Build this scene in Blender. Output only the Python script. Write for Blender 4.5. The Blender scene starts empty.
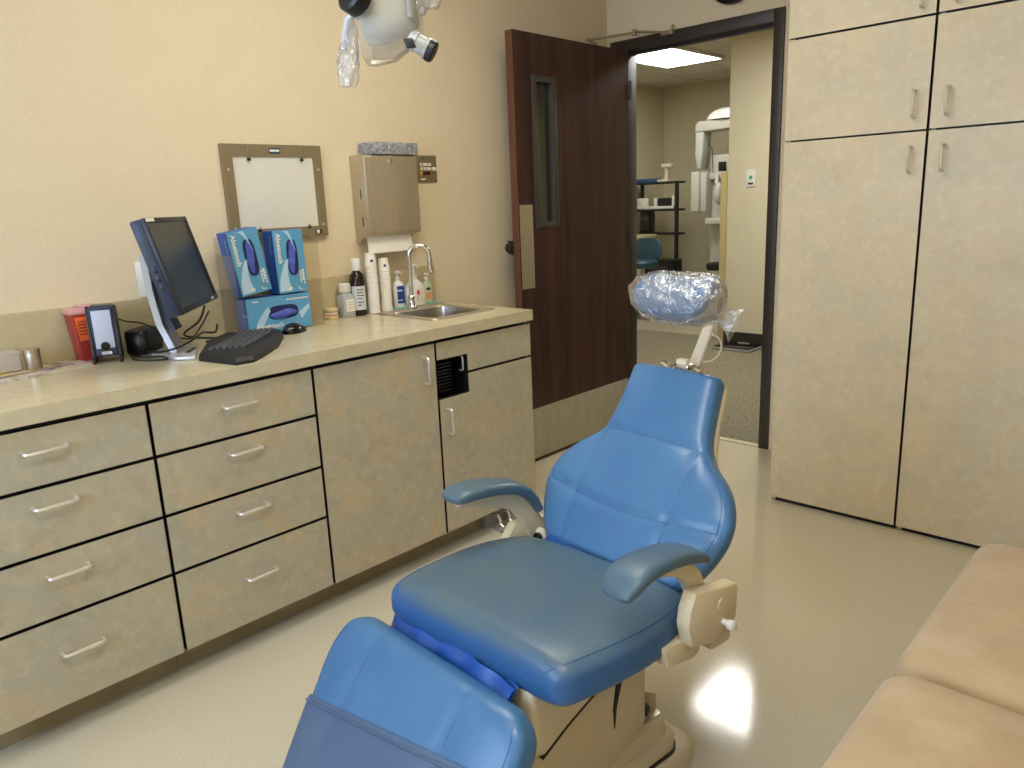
import bpy, bmesh, math, random
from mathutils import Vector, Matrix
random.seed(7)
PI = math.pi
SC = bpy.context.scene
COL = SC.collection
V = Vector

# ------------------------------------------------------------------ materials
def lin(c):
    return tuple(((x/255)/12.92 if x/255 <= .04045 else ((x/255+.055)/1.055)**2.4) for x in c) + (1,)

def nodes(name):
    m = bpy.data.materials.new(name); m.use_nodes = True
    nt = m.node_tree; b = nt.nodes['Principled BSDF']
    return m, nt, b

def plain(name, rgb, rough=.5, metal=0., spec=.5, bump=0., bscale=200., coat=0.):
    m, nt, b = nodes(name)
    b.inputs['Base Color'].default_value = lin(rgb)
    b.inputs['Roughness'].default_value = rough
    b.inputs['Metallic'].default_value = metal
    b.inputs['Specular IOR Level'].default_value = spec
    b.inputs['Coat Weight'].default_value = coat
    if bump:
        g = nt.nodes.new('ShaderNodeNewGeometry')
        n = nt.nodes.new('ShaderNodeTexNoise'); n.inputs['Scale'].default_value = bscale
        n.inputs['Detail'].default_value = 3
        u = nt.nodes.new('ShaderNodeBump'); u.inputs['Strength'].default_value = bump
        u.inputs['Distance'].default_value = .002
        nt.links.new(g.outputs['Position'], n.inputs['Vector'])
        nt.links.new(n.outputs['Fac'], u.inputs['Height'])
        nt.links.new(u.outputs['Normal'], b.inputs['Normal'])
    return m

def mottled(name, layers, rough=.5, spec=.5, bump=0., bscale=300., stretch=(1,1,1), metal=0.):
    """layers: first colour, then (colour, noise scale, low, high, amount)"""
    m, nt, b = nodes(name)
    g = nt.nodes.new('ShaderNodeNewGeometry')
    mp = nt.nodes.new('ShaderNodeMapping'); mp.inputs['Scale'].default_value = stretch
    nt.links.new(g.outputs['Position'], mp.inputs['Vector'])
    prev = nt.nodes.new('ShaderNodeRGB'); prev.outputs[0].default_value = lin(layers[0])
    out = prev.outputs[0]
    for k, (c, s, lo, hi, amt) in enumerate(layers[1:]):
        n = nt.nodes.new('ShaderNodeTexNoise'); n.noise_dimensions = '4D'
        n.inputs['W'].default_value = k*3.7+1; n.inputs['Scale'].default_value = s
        n.inputs['Detail'].default_value = 5; n.inputs['Roughness'].default_value = .6
        nt.links.new(mp.outputs['Vector'], n.inputs['Vector'])
        r = nt.nodes.new('ShaderNodeMapRange'); r.inputs['From Min'].default_value = lo
        r.inputs['From Max'].default_value = hi; r.inputs['To Max'].default_value = amt
        nt.links.new(n.outputs['Fac'], r.inputs['Value'])
        mx = nt.nodes.new('ShaderNodeMix'); mx.data_type = 'RGBA'
        mx.inputs['B'].default_value = lin(c)
        nt.links.new(r.outputs['Result'], mx.inputs['Factor'])
        nt.links.new(out, mx.inputs['A'])
        out = mx.outputs['Result']
    nt.links.new(out, b.inputs['Base Color'])
    b.inputs['Roughness'].default_value = rough
    b.inputs['Specular IOR Level'].default_value = spec
    b.inputs['Metallic'].default_value = metal
    if bump:
        n = nt.nodes.new('ShaderNodeTexNoise'); n.inputs['Scale'].default_value = bscale
        n.inputs['Detail'].default_value = 3
        nt.links.new(g.outputs['Position'], n.inputs['Vector'])
        u = nt.nodes.new('ShaderNodeBump'); u.inputs['Strength'].default_value = bump
        u.inputs['Distance'].default_value = .002
        nt.links.new(n.outputs['Fac'], u.inputs['Height'])
        nt.links.new(u.outputs['Normal'], b.inputs['Normal'])
    return m

def film(name, tint, glossy=.35, rough=.08, bscale=40., bstr=.6, body=0.):
    """thin clear plastic: see-through with fresnel gloss, a little milky body"""
    m = bpy.data.materials.new(name); m.use_nodes = True
    nt = m.node_tree; nt.nodes.clear()
    o = nt.nodes.new('ShaderNodeOutputMaterial')
    t = nt.nodes.new('ShaderNodeBsdfTransparent'); t.inputs[0].default_value = lin(tint)
    gl = nt.nodes.new('ShaderNodeBsdfGlossy'); gl.inputs['Roughness'].default_value = rough
    df = nt.nodes.new('ShaderNodeBsdfDiffuse'); df.inputs['Color'].default_value = lin((235,235,230))
    lw = nt.nodes.new('ShaderNodeLayerWeight'); lw.inputs['Blend'].default_value = .5
    pw = nt.nodes.new('ShaderNodeMath'); pw.operation = 'POWER'; pw.inputs[1].default_value = 3.5
    mr_ = nt.nodes.new('ShaderNodeMapRange'); mr_.inputs['To Min'].default_value = glossy*.25; mr_.inputs['To Max'].default_value = min(1, glossy*2)
    nt.links.new(lw.outputs['Facing'], pw.inputs[0]); nt.links.new(pw.outputs[0], mr_.inputs['Value'])
    mx = nt.nodes.new('ShaderNodeMixShader'); m2 = nt.nodes.new('ShaderNodeMixShader')
    m2.inputs[0].default_value = body
    nt.links.new(t.outputs[0], m2.inputs[1]); nt.links.new(df.outputs[0], m2.inputs[2])
    nt.links.new(mr_.outputs['Result'], mx.inputs[0])
    nt.links.new(m2.outputs[0], mx.inputs[1]); nt.links.new(gl.outputs[0], mx.inputs[2])
    nt.links.new(mx.outputs[0], o.inputs[0])
    if bstr:
        g = nt.nodes.new('ShaderNodeNewGeometry')
        n = nt.nodes.new('ShaderNodeTexNoise'); n.inputs['Scale'].default_value = bscale
        n.inputs['Detail'].default_value = 4; n.inputs['Distortion'].default_value = 1.5
        u = nt.nodes.new('ShaderNodeBump'); u.inputs['Strength'].default_value = bstr
        u.inputs['Distance'].default_value = .01
        nt.links.new(g.outputs['Position'], n.inputs['Vector'])
        nt.links.new(n.outputs['Fac'], u.inputs['Height'])
        nt.links.new(u.outputs['Normal'], gl.inputs['Normal'])
        nt.links.new(u.outputs['Normal'], lw.inputs['Normal'])
    return m

def glow(name, rgb, strength):
    m = bpy.data.materials.new(name); m.use_nodes = True
    nt = m.node_tree; nt.nodes.clear()
    o = nt.nodes.new('ShaderNodeOutputMaterial'); e = nt.nodes.new('ShaderNodeEmission')
    e.inputs[0].default_value = lin(rgb); e.inputs[1].default_value = strength
    nt.links.new(e.outputs[0], o.inputs[0]); return m

M = {}
M['wallpaper'] = mottled('wallpaper', [(218,202,170), ((206,187,152), 7, .35, .75, .35), ((228,212,182), 60, .45, .7, .35), ((202,181,144), 150, .5, .75, .35)], .75, .3, .1, 600)
M['paint'] = mottled('hall_paint', [(214,205,176), ((208,197,166), 8, .4, .7, .4)], .8, .3)
M['lit_yellow'] = plain('yellow_lit_strip', (196,180,126), .7)  # wall-end strip reads yellow because lit; that light is put into its colour
M['ceiling'] = mottled('ceiling_tile', [(216,210,196), ((190,184,170), 160, .5, .7, .5)], .9, .2)
M['vinyl'] = mottled('floor_vinyl', [(194,186,164), ((182,170,142), 160, .45, .62, .7), ((214,206,184), 230, .5, .68, .6), ((194,181,150), 2.2, .35, .7, .5)], .10, .5, .035, 45)
M['carpet'] = mottled('hall_carpet', [(142,134,112), ((96,90,74), 60, .42, .6, .85), ((176,166,140), 110, .52, .7, .6)], .95, .1, .6, 400)
LAM = [(180,171,146), ((170,165,146), 6, .42, .62, .8), ((198,172,128), 8, .50, .68, .7), ((160,146,112), 18, .52, .7, .5), ((200,192,168), 30, .5, .7, .5), ((170,162,136), 90, .5, .68, .35)]
M['laminate'] = mottled('stone_laminate', LAM, .42, .45)
M['counter'] = mottled('counter_laminate', [(198,187,156), ((184,174,146), 9, .4, .62, .6), ((208,196,162), 30, .48, .7, .6), ((180,166,132), 70, .52, .7, .4)], .26, .5)
M['tall'] = mottled('tall_cabinet_laminate', [(206,192,160), ((194,184,158), 6, .42, .62, .75), ((212,190,152), 8, .50, .68, .55), ((192,174,138), 18, .52, .7, .45), ((218,208,182), 30, .5, .7, .5)], .4, .45)
M['black'] = plain('black_gap', (14,11,12), .6)
M['kick'] = mottled('kick_laminate', [(168,150,114), ((148,132,98), 8, .4, .65, .7)], .5)
M['walnut'] = mottled('walnut_veneer', [(72,46,36), ((46,29,25), 14, .38, .62, .85), ((94,60,42), 40, .5, .72, .6), ((36,24,20), 90, .5, .68, .6)], .38, .4, 0, 1, (1,1,.045))
M['walnut_edge'] = mottled('walnut_edge', [(104,66,48), ((80,50,38), 40, .4, .65, .7)], .45, .4, 0, 1, (1,1,.06))
M['frame'] = plain('dark_bronze_paint', (52,43,38), .42)
M['steel'] = mottled('brushed_steel', [(196,183,156), ((182,170,144), 60, .4, .65, .5)], .36, .5, 0, 1, (1,1,.1), .7)
M['kickplate'] = mottled('kick_plate_steel', [(180,175,155), ((164,159,138), 20, .4, .65, .6)], .45, .5, 0, 1, (1,1,.3), .3)
M['chrome'] = plain('chrome', (225,222,218), .09, 1.)
M['nickel'] = plain('satin_nickel', (226,222,214), .32, .75)
M['vinyl_blue'] = mottled('blue_upholstery', [(70,116,160), ((58,102,152), 7, .4, .65, .6), ((84,122,164), 3, .5, .75, .4)], .30, .5, .12, 260)
M['vinyl_worn'] = mottled('worn_blue_upholstery', [(70,98,122), ((82,104,114), 5, .36, .62, .9), ((52,88,132), 8, .54, .72, .6), ((122,126,116), 22, .60, .8, .5)], .36, .5, .3, 70)
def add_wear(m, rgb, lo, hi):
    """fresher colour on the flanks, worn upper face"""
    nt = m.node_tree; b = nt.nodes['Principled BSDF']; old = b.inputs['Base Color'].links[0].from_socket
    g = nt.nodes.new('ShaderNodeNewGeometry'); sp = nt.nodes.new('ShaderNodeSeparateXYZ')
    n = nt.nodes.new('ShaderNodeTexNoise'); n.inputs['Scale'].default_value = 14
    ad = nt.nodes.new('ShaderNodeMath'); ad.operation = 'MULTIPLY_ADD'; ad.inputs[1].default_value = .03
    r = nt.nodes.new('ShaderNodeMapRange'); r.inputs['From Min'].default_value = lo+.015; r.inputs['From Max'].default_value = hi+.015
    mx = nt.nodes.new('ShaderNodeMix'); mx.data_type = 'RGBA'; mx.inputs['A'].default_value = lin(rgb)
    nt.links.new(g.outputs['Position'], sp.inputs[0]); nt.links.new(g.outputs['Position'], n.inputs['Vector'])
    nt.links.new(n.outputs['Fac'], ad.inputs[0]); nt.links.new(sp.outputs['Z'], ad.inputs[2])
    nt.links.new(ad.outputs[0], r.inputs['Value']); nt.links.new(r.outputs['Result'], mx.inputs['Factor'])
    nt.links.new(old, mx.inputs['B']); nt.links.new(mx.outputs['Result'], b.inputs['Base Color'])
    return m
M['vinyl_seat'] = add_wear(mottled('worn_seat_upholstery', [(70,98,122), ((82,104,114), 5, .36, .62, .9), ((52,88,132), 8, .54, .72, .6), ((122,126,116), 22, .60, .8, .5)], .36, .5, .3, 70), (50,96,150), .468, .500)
M['vinyl_deep'] = mottled('deep_blue_vinyl', [(36,84,164), ((24,62,136), 10, .4, .65, .7)], .32, .5, .1, 60)
M['cover_blue'] = mottled('grey_blue_vinyl', [(78,100,130), ((68,91,126), 6, .4, .65, .7)], .42, .5, .1, 200)
M['seam'] = plain('seam_thread', (54,90,132), .6)
M['cream'] = plain('cream_plastic', (208,194,162), .36)
M['cream_white'] = plain('cream_white_plastic', (226,214,190), .36)
M['white'] = plain('white_plastic', (228,226,218), .4)
M['paper'] = plain('white_paper', (232,226,212), .8)
M['grey'] = plain('grey_plastic', (150,148,142), .4)
M['silver'] = plain('silver_plastic', (200,200,202), .3, .35)
M['darkgrey'] = plain('dark_grey', (58,58,60), .45)
M['rubber'] = plain('black_plastic', (22,22,24), .4)
M['glossblack'] = plain('gloss_black', (12,12,14), .12)
M['navy'] = plain('navy_grey_plastic', (34,45,68), .42)
M['screen'] = plain('screen_glass', (30,29,28), .3)
M['suede'] = mottled('tan_suede', [(182,159,124), ((168,141,110), 6, .4, .65, .6), ((198,177,148), 9, .5, .72, .5), ((158,129,98), 3, .55, .8, .4)], .8, .25, .2, 300)
M['suede'].node_tree.nodes['Principled BSDF'].inputs['Sheen Weight'].default_value = .25
M['glovebox'] = mottled('glove_box_card', [(86,152,194), ((104,170,208), 6, .4, .65, .5)], .4)
M['gloveboxside'] = plain('glove_box_side', (42,96,184), .4)
M['swoosh'] = plain('pale_print', (176,206,228), .4)
M['glove'] = mottled('violet_blue_glove', [(86,104,196), ((58,72,160), 40, .4, .65, .8)], .55)
M['hole'] = plain('box_inside', (30,34,92), .8)
M['acrylic'] = film('clear_acrylic', (253,251,246), .22, .05, 1, 0, .03)
M['bag'] = film('clear_plastic_bag', (246,246,248), .75, .16, 30, 1., .10)
M['glass'] = film('door_glass', (225,228,220), .3, .03, 1, 0, .0)
M['shield'] = film('lamp_shield', (240,238,230), .35, .06, 1, 0, .25)
M['reflector'] = plain('window_tint_reflector', (218,226,238), .14, .15)  # bluish white paints the window's reflection into the bowl's colour
M['red'] = plain('red_plastic', (160,50,42), .35)
M['lid'] = plain('clear_red_lid', (206,150,146), .3)
M['orange'] = plain('orange_label', (240,112,46), .5)
M['amber'] = plain('brown_bottle', (34,16,14), .14)
M['label'] = mottled('paper_label', [(204,208,208), ((150,156,160), 140, .55, .7, .5)], .6)
M['clearbottle'] = plain('frosted_bottle', (176,180,178), .25)
M['blue_label'] = plain('blue_label', (34,60,130), .45)
M['green_label'] = plain('green_label', (140,190,130), .5)
M['redspot'] = plain('coral_print', (226,84,58), .5)
M['teal'] = plain('teal_tray', (150,206,190), .4)
M['greenbottle'] = plain('pale_green_bottle', (190,206,170), .35)
M['gum'] = plain('pink_gum', (210,116,100), .4)
M['stone_yellow'] = plain('dental_stone', (214,196,140), .6)
M['speckle'] = mottled('grey_marbled_card', [(150,150,152), ((96,98,104), 70, .45, .6, .9), ((206,208,212), 90, .52, .68, .8)], .6)
M['boxpanel'] = mottled('viewbox_opal', [(216,212,198), ((206,202,188), 5, .4, .65, .4)], .35)
M['boxframe'] = plain('viewbox_frame', (152,138,108), .4, .55)
M['magpaper'] = mottled('magazine_print', [(206,198,182), ((150,120,110), 24, .5, .6, .8), ((196,170,80), 34, .55, .65, .9), ((70,60,60), 46, .58, .66, .8), ((206,120,120), 18, .6, .68, .7)], .4)
M['purplespine'] = plain('purple_border', (90,70,130), .5)
M['tin'] = plain('brushed_tin', (186,178,160), .3, .9)
M['daylight'] = glow('daylit_blind', (192,218,255), 9.5)
M['panel'] = glow('light_diffuser', (255,248,232), 11.0)
M['hall_panel'] = glow('hall_light_diffuser', (255,253,246), 40.0)
M['far_panel'] = glow('far_light_diffuser', (255,253,246), 15.0)
M['green_led'] = plain('green_mark', (60,160,90), .5)
M['bluecloth'] = plain('slate_blue_vinyl', (46,76,92), .45)
M['yellow'] = plain('yellow_mark', (220,190,70), .5)
M['crimson'] = plain('dark_red_lens', (90,20,34), .2)
M['beigebase'] = plain('beige_enamel', (196,184,152), .45)

# ------------------------------------------------------------------ mesh builder
def black_edges(o, axis):
    """dark edge banding: every face of a front except its broad outer one"""
    o.data.materials.append(M['black'])
    for p in o.data.polygons:
        if p.normal.dot(V(axis)) < .5: p.material_index = 1
    return o
class MB:
    def __init__(s, mat=None):
        s.bm = bmesh.new(); s.M = mat or Matrix()
    def _take(s, b, m):
        for f in b.faces: f.material_index = m
        bmesh.ops.recalc_face_normals(b, faces=b.faces[:])
        b.transform(s.M)
        me = bpy.data.meshes.new('t'); b.to_mesh(me); b.free()
        s.bm.from_mesh(me); bpy.data.meshes.remove(me); return s
    def box(s, lo, hi, m=0, bev=0., seg=2, mat=None):
        b = bmesh.new(); bmesh.ops.create_cube(b, size=1)
        lo = V(lo); hi = V(hi)
        for v in b.verts:
            v.co = V([(lo[i]+hi[i])/2 + v.co[i]*(hi[i]-lo[i]) for i in range(3)])
        if bev: bmesh.ops.bevel(b, geom=b.edges[:], offset=bev, segments=seg, affect='EDGES', profile=.5)
        if mat: b.transform(mat)
        return s._take(b, m)
    def prism(s, pts, ext, m=0, bev=0., seg=2):
        b = bmesh.new(); ext = V(ext)
        a = [b.verts.new(V(p)) for p in pts]; c = [b.verts.new(V(p)+ext) for p in pts]
        n = len(pts)
        b.faces.new(a); b.faces.new(c[::-1])
        for i in range(n): b.faces.new((a[i], c[i], c[(i+1)%n], a[(i+1)%n]))
        bmesh.ops.recalc_face_normals(b, faces=b.faces[:])
        if bev: bmesh.ops.bevel(b, geom=b.edges[:], offset=bev, segments=seg, affect='EDGES', profile=.5)
        return s._take(b, m)
    def loft(s, rings, m=0, cap=True, closed=True):
        b = bmesh.new(); R = [[b.verts.new(V(p)) for p in r] for r in rings]
        n = len(rings[0])
        for i in range(len(R)-1):
            for j in range(n if closed else n-1):
                k = (j+1) % n
                b.faces.new((R[i][j], R[i][k], R[i+1][k], R[i+1][j]))
        if cap and closed:
            b.faces.new(R[0]); b.faces.new(R[-1][::-1])
        return s._take(b, m)
    def tube(s, pts, r, m=0, n=10, closed=False, flat=1.):
        pts = [V(p) for p in pts]; rr = r if isinstance(r, (list, tuple)) else [r]*len(pts)
        rings = []; up = None
        for i, p in enumerate(pts):
            a = pts[i-1] if i > 0 or closed else p; c = pts[(i+1) % len(pts)] if i < len(pts)-1 or closed else p
            t = (c-a).normalized()
            if up is None:
                up = V((0,0,1)) if abs(t.z) < .9 else V((1,0,0))
            x = t.cross(up).normalized(); up = x.cross(t).normalized()
            rings.append([p + (x*math.cos(q)+up*math.sin(q)*flat)*rr[i] for q in [2*PI*k/n for k in range(n)]])
        if closed: rings.append(rings[0])
        return s.loft(rings, m, not closed)
    def lathe(s, prof, o=(0,0,0), axis=(0,0,1), m=0, n=24):
        ax = V(axis).normalized(); x = ax.orthogonal().normalized(); y = ax.cross(x); o = V(o)
        rings = [[o + ax*z + (x*math.cos(q)+y*math.sin(q))*max(r,1e-5) for q in [2*PI*k/n for k in range(n)]] for r, z in prof]
        return s.loft(rings, m)
    def ring_lathe(s, prof, n=24, m=0):
        rings = [[V((max(r,1e-5)*math.cos(q), max(r,1e-5)*math.sin(q), z)) for q in [2*PI*k/n for k in range(n)]] for r, z in prof+prof[:1]]
        return s.loft(rings, m, False)
    def ball(s, c, r, m=0, u=20, v=12, mat=None):
        b = bmesh.new(); bmesh.ops.create_uvsphere(b, u_segments=u, v_segments=v, radius=1)
        r = (r,)*3 if not hasattr(r, '__len__') else r
        for q in b.verts: q.co = V([q.co[i]*r[i] for i in range(3)])
        if mat: b.transform(mat)
        b.transform(Matrix.Translation(V(c)))
        return s._take(b, m)
    def text(s, txt, size, o, ex, ey, m=0, depth=.0006, bold=0.):
        cu = bpy.data.curves.new('t', 'FONT'); cu.body = txt; cu.size = size; cu.extrude = 0; cu.offset = bold
        cu.resolution_u = 2
        ob = bpy.data.objects.new('t', cu); COL.objects.link(ob)
        dg = bpy.context.evaluated_depsgraph_get(); dg.update()
        me = bpy.data.meshes.new_from_object(ob.evaluated_get(dg))
        b = bmesh.new(); b.from_mesh(me)
        ex = V(ex).normalized(); ey = V(ey).normalized(); en = ex.cross(ey); o = V(o)
        for v in b.verts: v.co = o + ex*v.co.x + ey*v.co.y + en*depth
        for f in b.faces: f.material_index = m
        b.transform(s.M)
        m2 = bpy.data.meshes.new('t'); b.to_mesh(m2); b.free(); s.bm.from_mesh(m2)
        bpy.data.objects.remove(ob); bpy.data.curves.remove(cu); bpy.data.meshes.remove(me); bpy.data.meshes.remove(m2)
        return s
    def build(s, name, mats, parent=None, local=False, angle=38, subs=0):
        b = s.bm
        if parent is not None and not local: b.transform(wmat(parent).inverted())
        for f in b.faces: f.smooth = True
        for e in b.edges:
            if len(e.link_faces) == 2:
                e.smooth = e.calc_face_angle(0) < math.radians(angle)
            else: e.smooth = False
        me = bpy.data.meshes.new(name); b.to_mesh(me); b.free()
        for mm in (mats if isinstance(mats, (list, tuple)) else [mats]): me.materials.append(M[mm] if isinstance(mm, str) else mm)
        o = bpy.data.objects.new(name, me); COL.objects.link(o)
        if parent is not None: o.parent = parent
        if subs:
            md = o.modifiers.new('sub', 'SUBSURF'); md.levels = subs; md.render_levels = subs
        return o

def wmat(o):
    m = o.matrix_basis.copy()
    while o.parent is not None:
        o = o.parent; m = o.matrix_basis @ m
    return m

def thing(name, label, cat, loc=(0,0,0), rz=0., group=None):
    o = bpy.data.objects.new(name, None); COL.objects.link(o)
    o.empty_display_size = .05
    o.location = loc; o.rotation_euler = (0, 0, rz)
    return tag(o, label, cat, group)

def tag(o, label, cat, group=None):
    o['label'] = label; o['category'] = cat
    if group: o['group'] = group
    return o

def struct(o):
    o['kind'] = 'structure'; return o

def rest(o):
    """a one-mesh thing: put its origin at its base"""
    vs = [v.co for v in o.data.vertices]
    c = V(((min(v.x for v in vs)+max(v.x for v in vs))/2, (min(v.y for v in vs)+max(v.y for v in vs))/2, min(v.z for v in vs)))
    o.data.transform(Matrix.Translation(-c)); o.location = o.location + c
    return o

def dup(root, loc, rz=None, label=None, group=None):
    r = root.copy(); COL.objects.link(r); r.location = loc
    if rz is not None: r.rotation_euler = (0, 0, rz)
    if label: r['label'] = label
    if group: r['group'] = group
    for ch in list(root.children):
        c = ch.copy(); COL.objects.link(c); c.parent = r
        for g in list(ch.children):
            d = g.copy(); COL.objects.link(d); d.parent = c
    return r

def arc(c, r, a0, a1, n, ex, ey):
    c = V(c); ex = V(ex); ey = V(ey)
    return [c + ex*r*math.cos(a0+(a1-a0)*k/n) + ey*r*math.sin(a0+(a1-a0)*k/n) for k in range(n+1)]

def sgnp(c, p): return math.copysign(abs(c)**p, c)

def superring(c, ex, ey, a, b, p=3., n=36):
    c = V(c); e = 2/p
    return [c + ex*a*sgnp(math.cos(q), e) + ey*b*sgnp(math.sin(q), e) for q in [2*PI*(k+.5)/n for k in range(n)]]

def lerp(tab, x):
    if x <= tab[0][0]: return tab[0][1]
    for (x0, y0), (x1, y1) in zip(tab, tab[1:]):
        if x <= x1:
            t = (x-x0)/(x1-x0); return y0+(y1-y0)*t
    return tab[-1][1]

def smooth_tab(tab, x):
    """catmull-rom through the table"""
    n = len(tab)
    if x <= tab[0][0]: return tab[0][1]
    if x >= tab[-1][0]: return tab[-1][1]
    for i in range(n-1):
        if x <= tab[i+1][0]:
            x0, y0 = tab[i]; x1, y1 = tab[i+1]
            ym = tab[max(i-1,0)]; yp = tab[min(i+2,n-1)]
            m0 = (y1-ym[1])/max(x1-ym[0],1e-6)*(x1-x0); m1 = (yp[1]-y0)/max(yp[0]-x0,1e-6)*(x1-x0)
            t = (x-x0)/(x1-x0)
            return (2*t**3-3*t*t+1)*y0+(t**3-2*t*t+t)*m0+(-2*t**3+3*t*t)*y1+(t**3-t*t)*m1

# ------------------------------------------------------------------ camera
f_px = 753.49
R = V((.72736921, .68500346, -.04128303)); U = V((-.13189749, .19858429, .97116802)); F = V((-.67345162, .70095259, -.23479434))
cam = bpy.data.objects.new('camera', bpy.data.cameras.new('camera')); COL.objects.link(cam)
cam.data.sensor_width = 36; cam.data.lens = f_px*36/1024; cam.data.clip_start = .02
mt = Matrix((R, U, -F)).transposed().to_4x4(); mt.translation = V((2.6908, -.7393, 1.3348))
cam.matrix_world = mt
SC.camera = cam

# ------------------------------------------------------------------ room shell
YW = 2.94; XR = 3.25; YN = -2.4; ZC = 2.62
def sbox(name, lo, hi, mat, bev=0): return struct(MB().box(lo, hi, 0, bev).build(name, mat))
sbox('floor', (-.1, YN-.1, -.1), (XR+.1, YW+.02, 0), 'vinyl')
sbox('ceiling', (-.1, YN-.1, ZC), (XR+.1, YW+.12, ZC+.1), 'ceiling')
sbox('wall_left', (-.12, YN-.1, 0), (0, YW+.12, ZC), 'wallpaper')
sbox('wall_right', (XR, YN-.1, 0), (XR+.12, YW+.12, ZC), 'wallpaper')
b = MB()   # far wall with the doorway cut out: opening x .075 .. .98, z 0 .. 2.11
b.box((-.0, YW, 0), (.06, YW+.12, ZC)).box((.06, YW, 2.125), (.995, YW+.12, ZC)).box((.995, YW, 0), (XR, YW+.12, ZC))
struct(b.build('wall_back', 'wallpaper'))
b = MB()   # near wall (behind the camera) around a wide window
b.box((0, YN-.12, 0), (.5, YN, ZC)).box((2.5, YN-.12, 0), (XR, YN, ZC)).box((.5, YN-.12, 0), (2.5, YN, .95)).box((.5, YN-.12, 2.25), (2.5, YN, ZC))
struct(b.build('wall_front', 'wallpaper'))
w = struct(MB().box((.5, YN-.09, .95), (2.5, YN-.07, 2.25)).build('window_1', 'daylight'))
b = MB()
for x in (.5, 1.48, 2.46): b.box((x, YN-.065, .95), (x+.04, YN+.01, 2.25))
b.box((.5, YN-.065, .95), (2.5, YN+.03, .99)).box((.5, YN-.065, 2.21), (2.5, YN+.01, 2.25))
b.build('window_frame', 'white', w)
# door frame in the doorway
b = MB()
b.box((.030, YW-.014, 0), (.085, YW+.02, 2.165), 0, .003).box((.060, YW+.02, 0), (.105, YW+.134, 2.165), 0, .003).box((.975, YW-.014, 0), (1.027, YW+.134, 2.165), 0, .003)
b.box((.085, YW-.014, 2.108), (.975, YW+.134, 2.165), 0, .003)
b.box((.085, YW+.045, 0), (.10, YW+.075, 2.108)).box((.96, YW+.045, 0), (.975, YW+.075, 2.108)).box((.1, YW+.045, 2.093), (.96, YW+.075, 2.108))
struct(b.build('trim_1', 'frame'))
struct(MB().box((.085, YW-.005, 0), (.975, YW+.035, .006), 0, .002).build('trim_2', 'beigebase'))
sbox('baseboard_left', (0, 1.57, 0), (.008, YW, .1), 'frame')
sbox('baseboard_right', (XR-.008, YN, 0), (XR, YW, .1), 'frame')

# the door leaf, swung ninety degrees into the room
DX0, DX1, DY0, DY1 = .121, .166, 1.985, 2.905
d = bpy.data.objects.new('door_1', None); COL.objects.link(d); d.location = (.145, DY1, 0); struct(d)
b = MB()
WY0, WY1, WZ0, WZ1 = 2.13, 2.262, 1.225, 1.892
b.box((DX0, DY0+.001, .012), (DX1, WY0, 2.1)).box((DX0, WY1, .012), (DX1, DY1, 2.1))
b.box((DX0, WY0, .012), (DX1, WY1, WZ0)).box((DX0, WY0, WZ1), (DX1, WY1, 2.1))
b.box((DX0+.001, DY0, .012), (DX1-.001, DY0+.004, 2.099), 1)
b.build('door_leaf', ['walnut', 'walnut_edge'], d)
b = MB()
for (xa, xb) in ((DX1-.006, DX1+.006), (DX0-.006, DX0+.006)):
    b.box((xa, WY0-.024, WZ0-.024), (xb, WY0+.008, WZ1+.024), 0, .002).box((xa, WY1-.008, WZ0-.024), (xb, WY1+.024, WZ1+.024), 0, .002)
    b.box((xa, WY0, WZ0-.024), (xb, WY1, WZ0+.006), 0, .002).box((xa, WY0, WZ1-.006), (xb, WY1, WZ1+.024), 0, .002)
b.box((DX0, WY0, WZ0), (DX1, WY0+.004, WZ1)).box((DX0, WY1-.004, WZ0), (DX1, WY1, WZ1)).box((DX0, WY0, WZ0), (DX1, WY1, WZ0+.004)).box((DX0, WY0, WZ1-.004), (DX1, WY1, WZ1))
vf = b.build('window_frame', plain('grey_vision_frame', (74,70,64), .45, .2), d)
MB().box((.141, WY0, WZ0), (.146, WY1, WZ1)).build('pane', 'glass', vf)
MB().box((DX1, 1.992, .912), (DX1+.002, 2.085, 1.318), 0, .0008).build('push_plate', 'steel', d)
MB().box((DX1, DY0+.012, .02), (DX1+.002, DY1-.02, .288), 0, .0008).build('kick_plate', 'kickplate', d)
b = MB().lathe([(.027,0),(.027,.004),(.010,.006),(.010,.032),(.024,.034),(.028,.045),(.026,.058),(.012,.064)], (DX0, 2.045, 1.10), (-1,0,0), 0)
b.build('knob', 'glossblack', d)
# latch hook seen on the leaf's edge
MB().box((DX0-.03, DY0-.006, 1.085), (DX0+.004, DY0+.004, 1.15), 0, .002).lathe([(.022,0),(.022,.01),(.006,.016)], (DX0-.02, DY0-.006, 1.115), (0,-1,0), 0).build('latch', ['rubber'], d)
cl = MB().box((DX0-.055, 2.55, 2.0), (DX0, 2.82, 2.06), 0, .005).build('closer_body', 'nickel', d)
b = MB().tube([(.09, 2.72, 2.06), (.09, 2.72, 2.128)], .01, 0).tube([(.09, 2.72, 2.128), (.035, 2.71, 2.155), (.225, 2.875, 2.178)], .007, 0)
b.build('closer_arm', 'boxframe', d)
b = MB().tube([(.225, 2.875, 2.165), (.225, 2.875, 2.195)], .011, 0, 10).tube([(.225, 2.875, 2.185), (.40, YW-.03, 2.155)], .006, 0)
b.box((.375, YW-.045, 2.140), (.445, YW-.012, 2.162), 0, .004).lathe([(.008,0),(.008,.02),(.003,.026)], (.436, YW-.03, 2.162), (0,0,1))
b.build('closer_link', 'boxframe', d)
b = MB()
for z in (.25, 1.05, 1.85): b.lathe([(.008,0),(.008,.1)], (DX1+.004, DY1+.012, z), (0,0,1), 0, 10)
b.build('hinge', 'frame', d)

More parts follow.
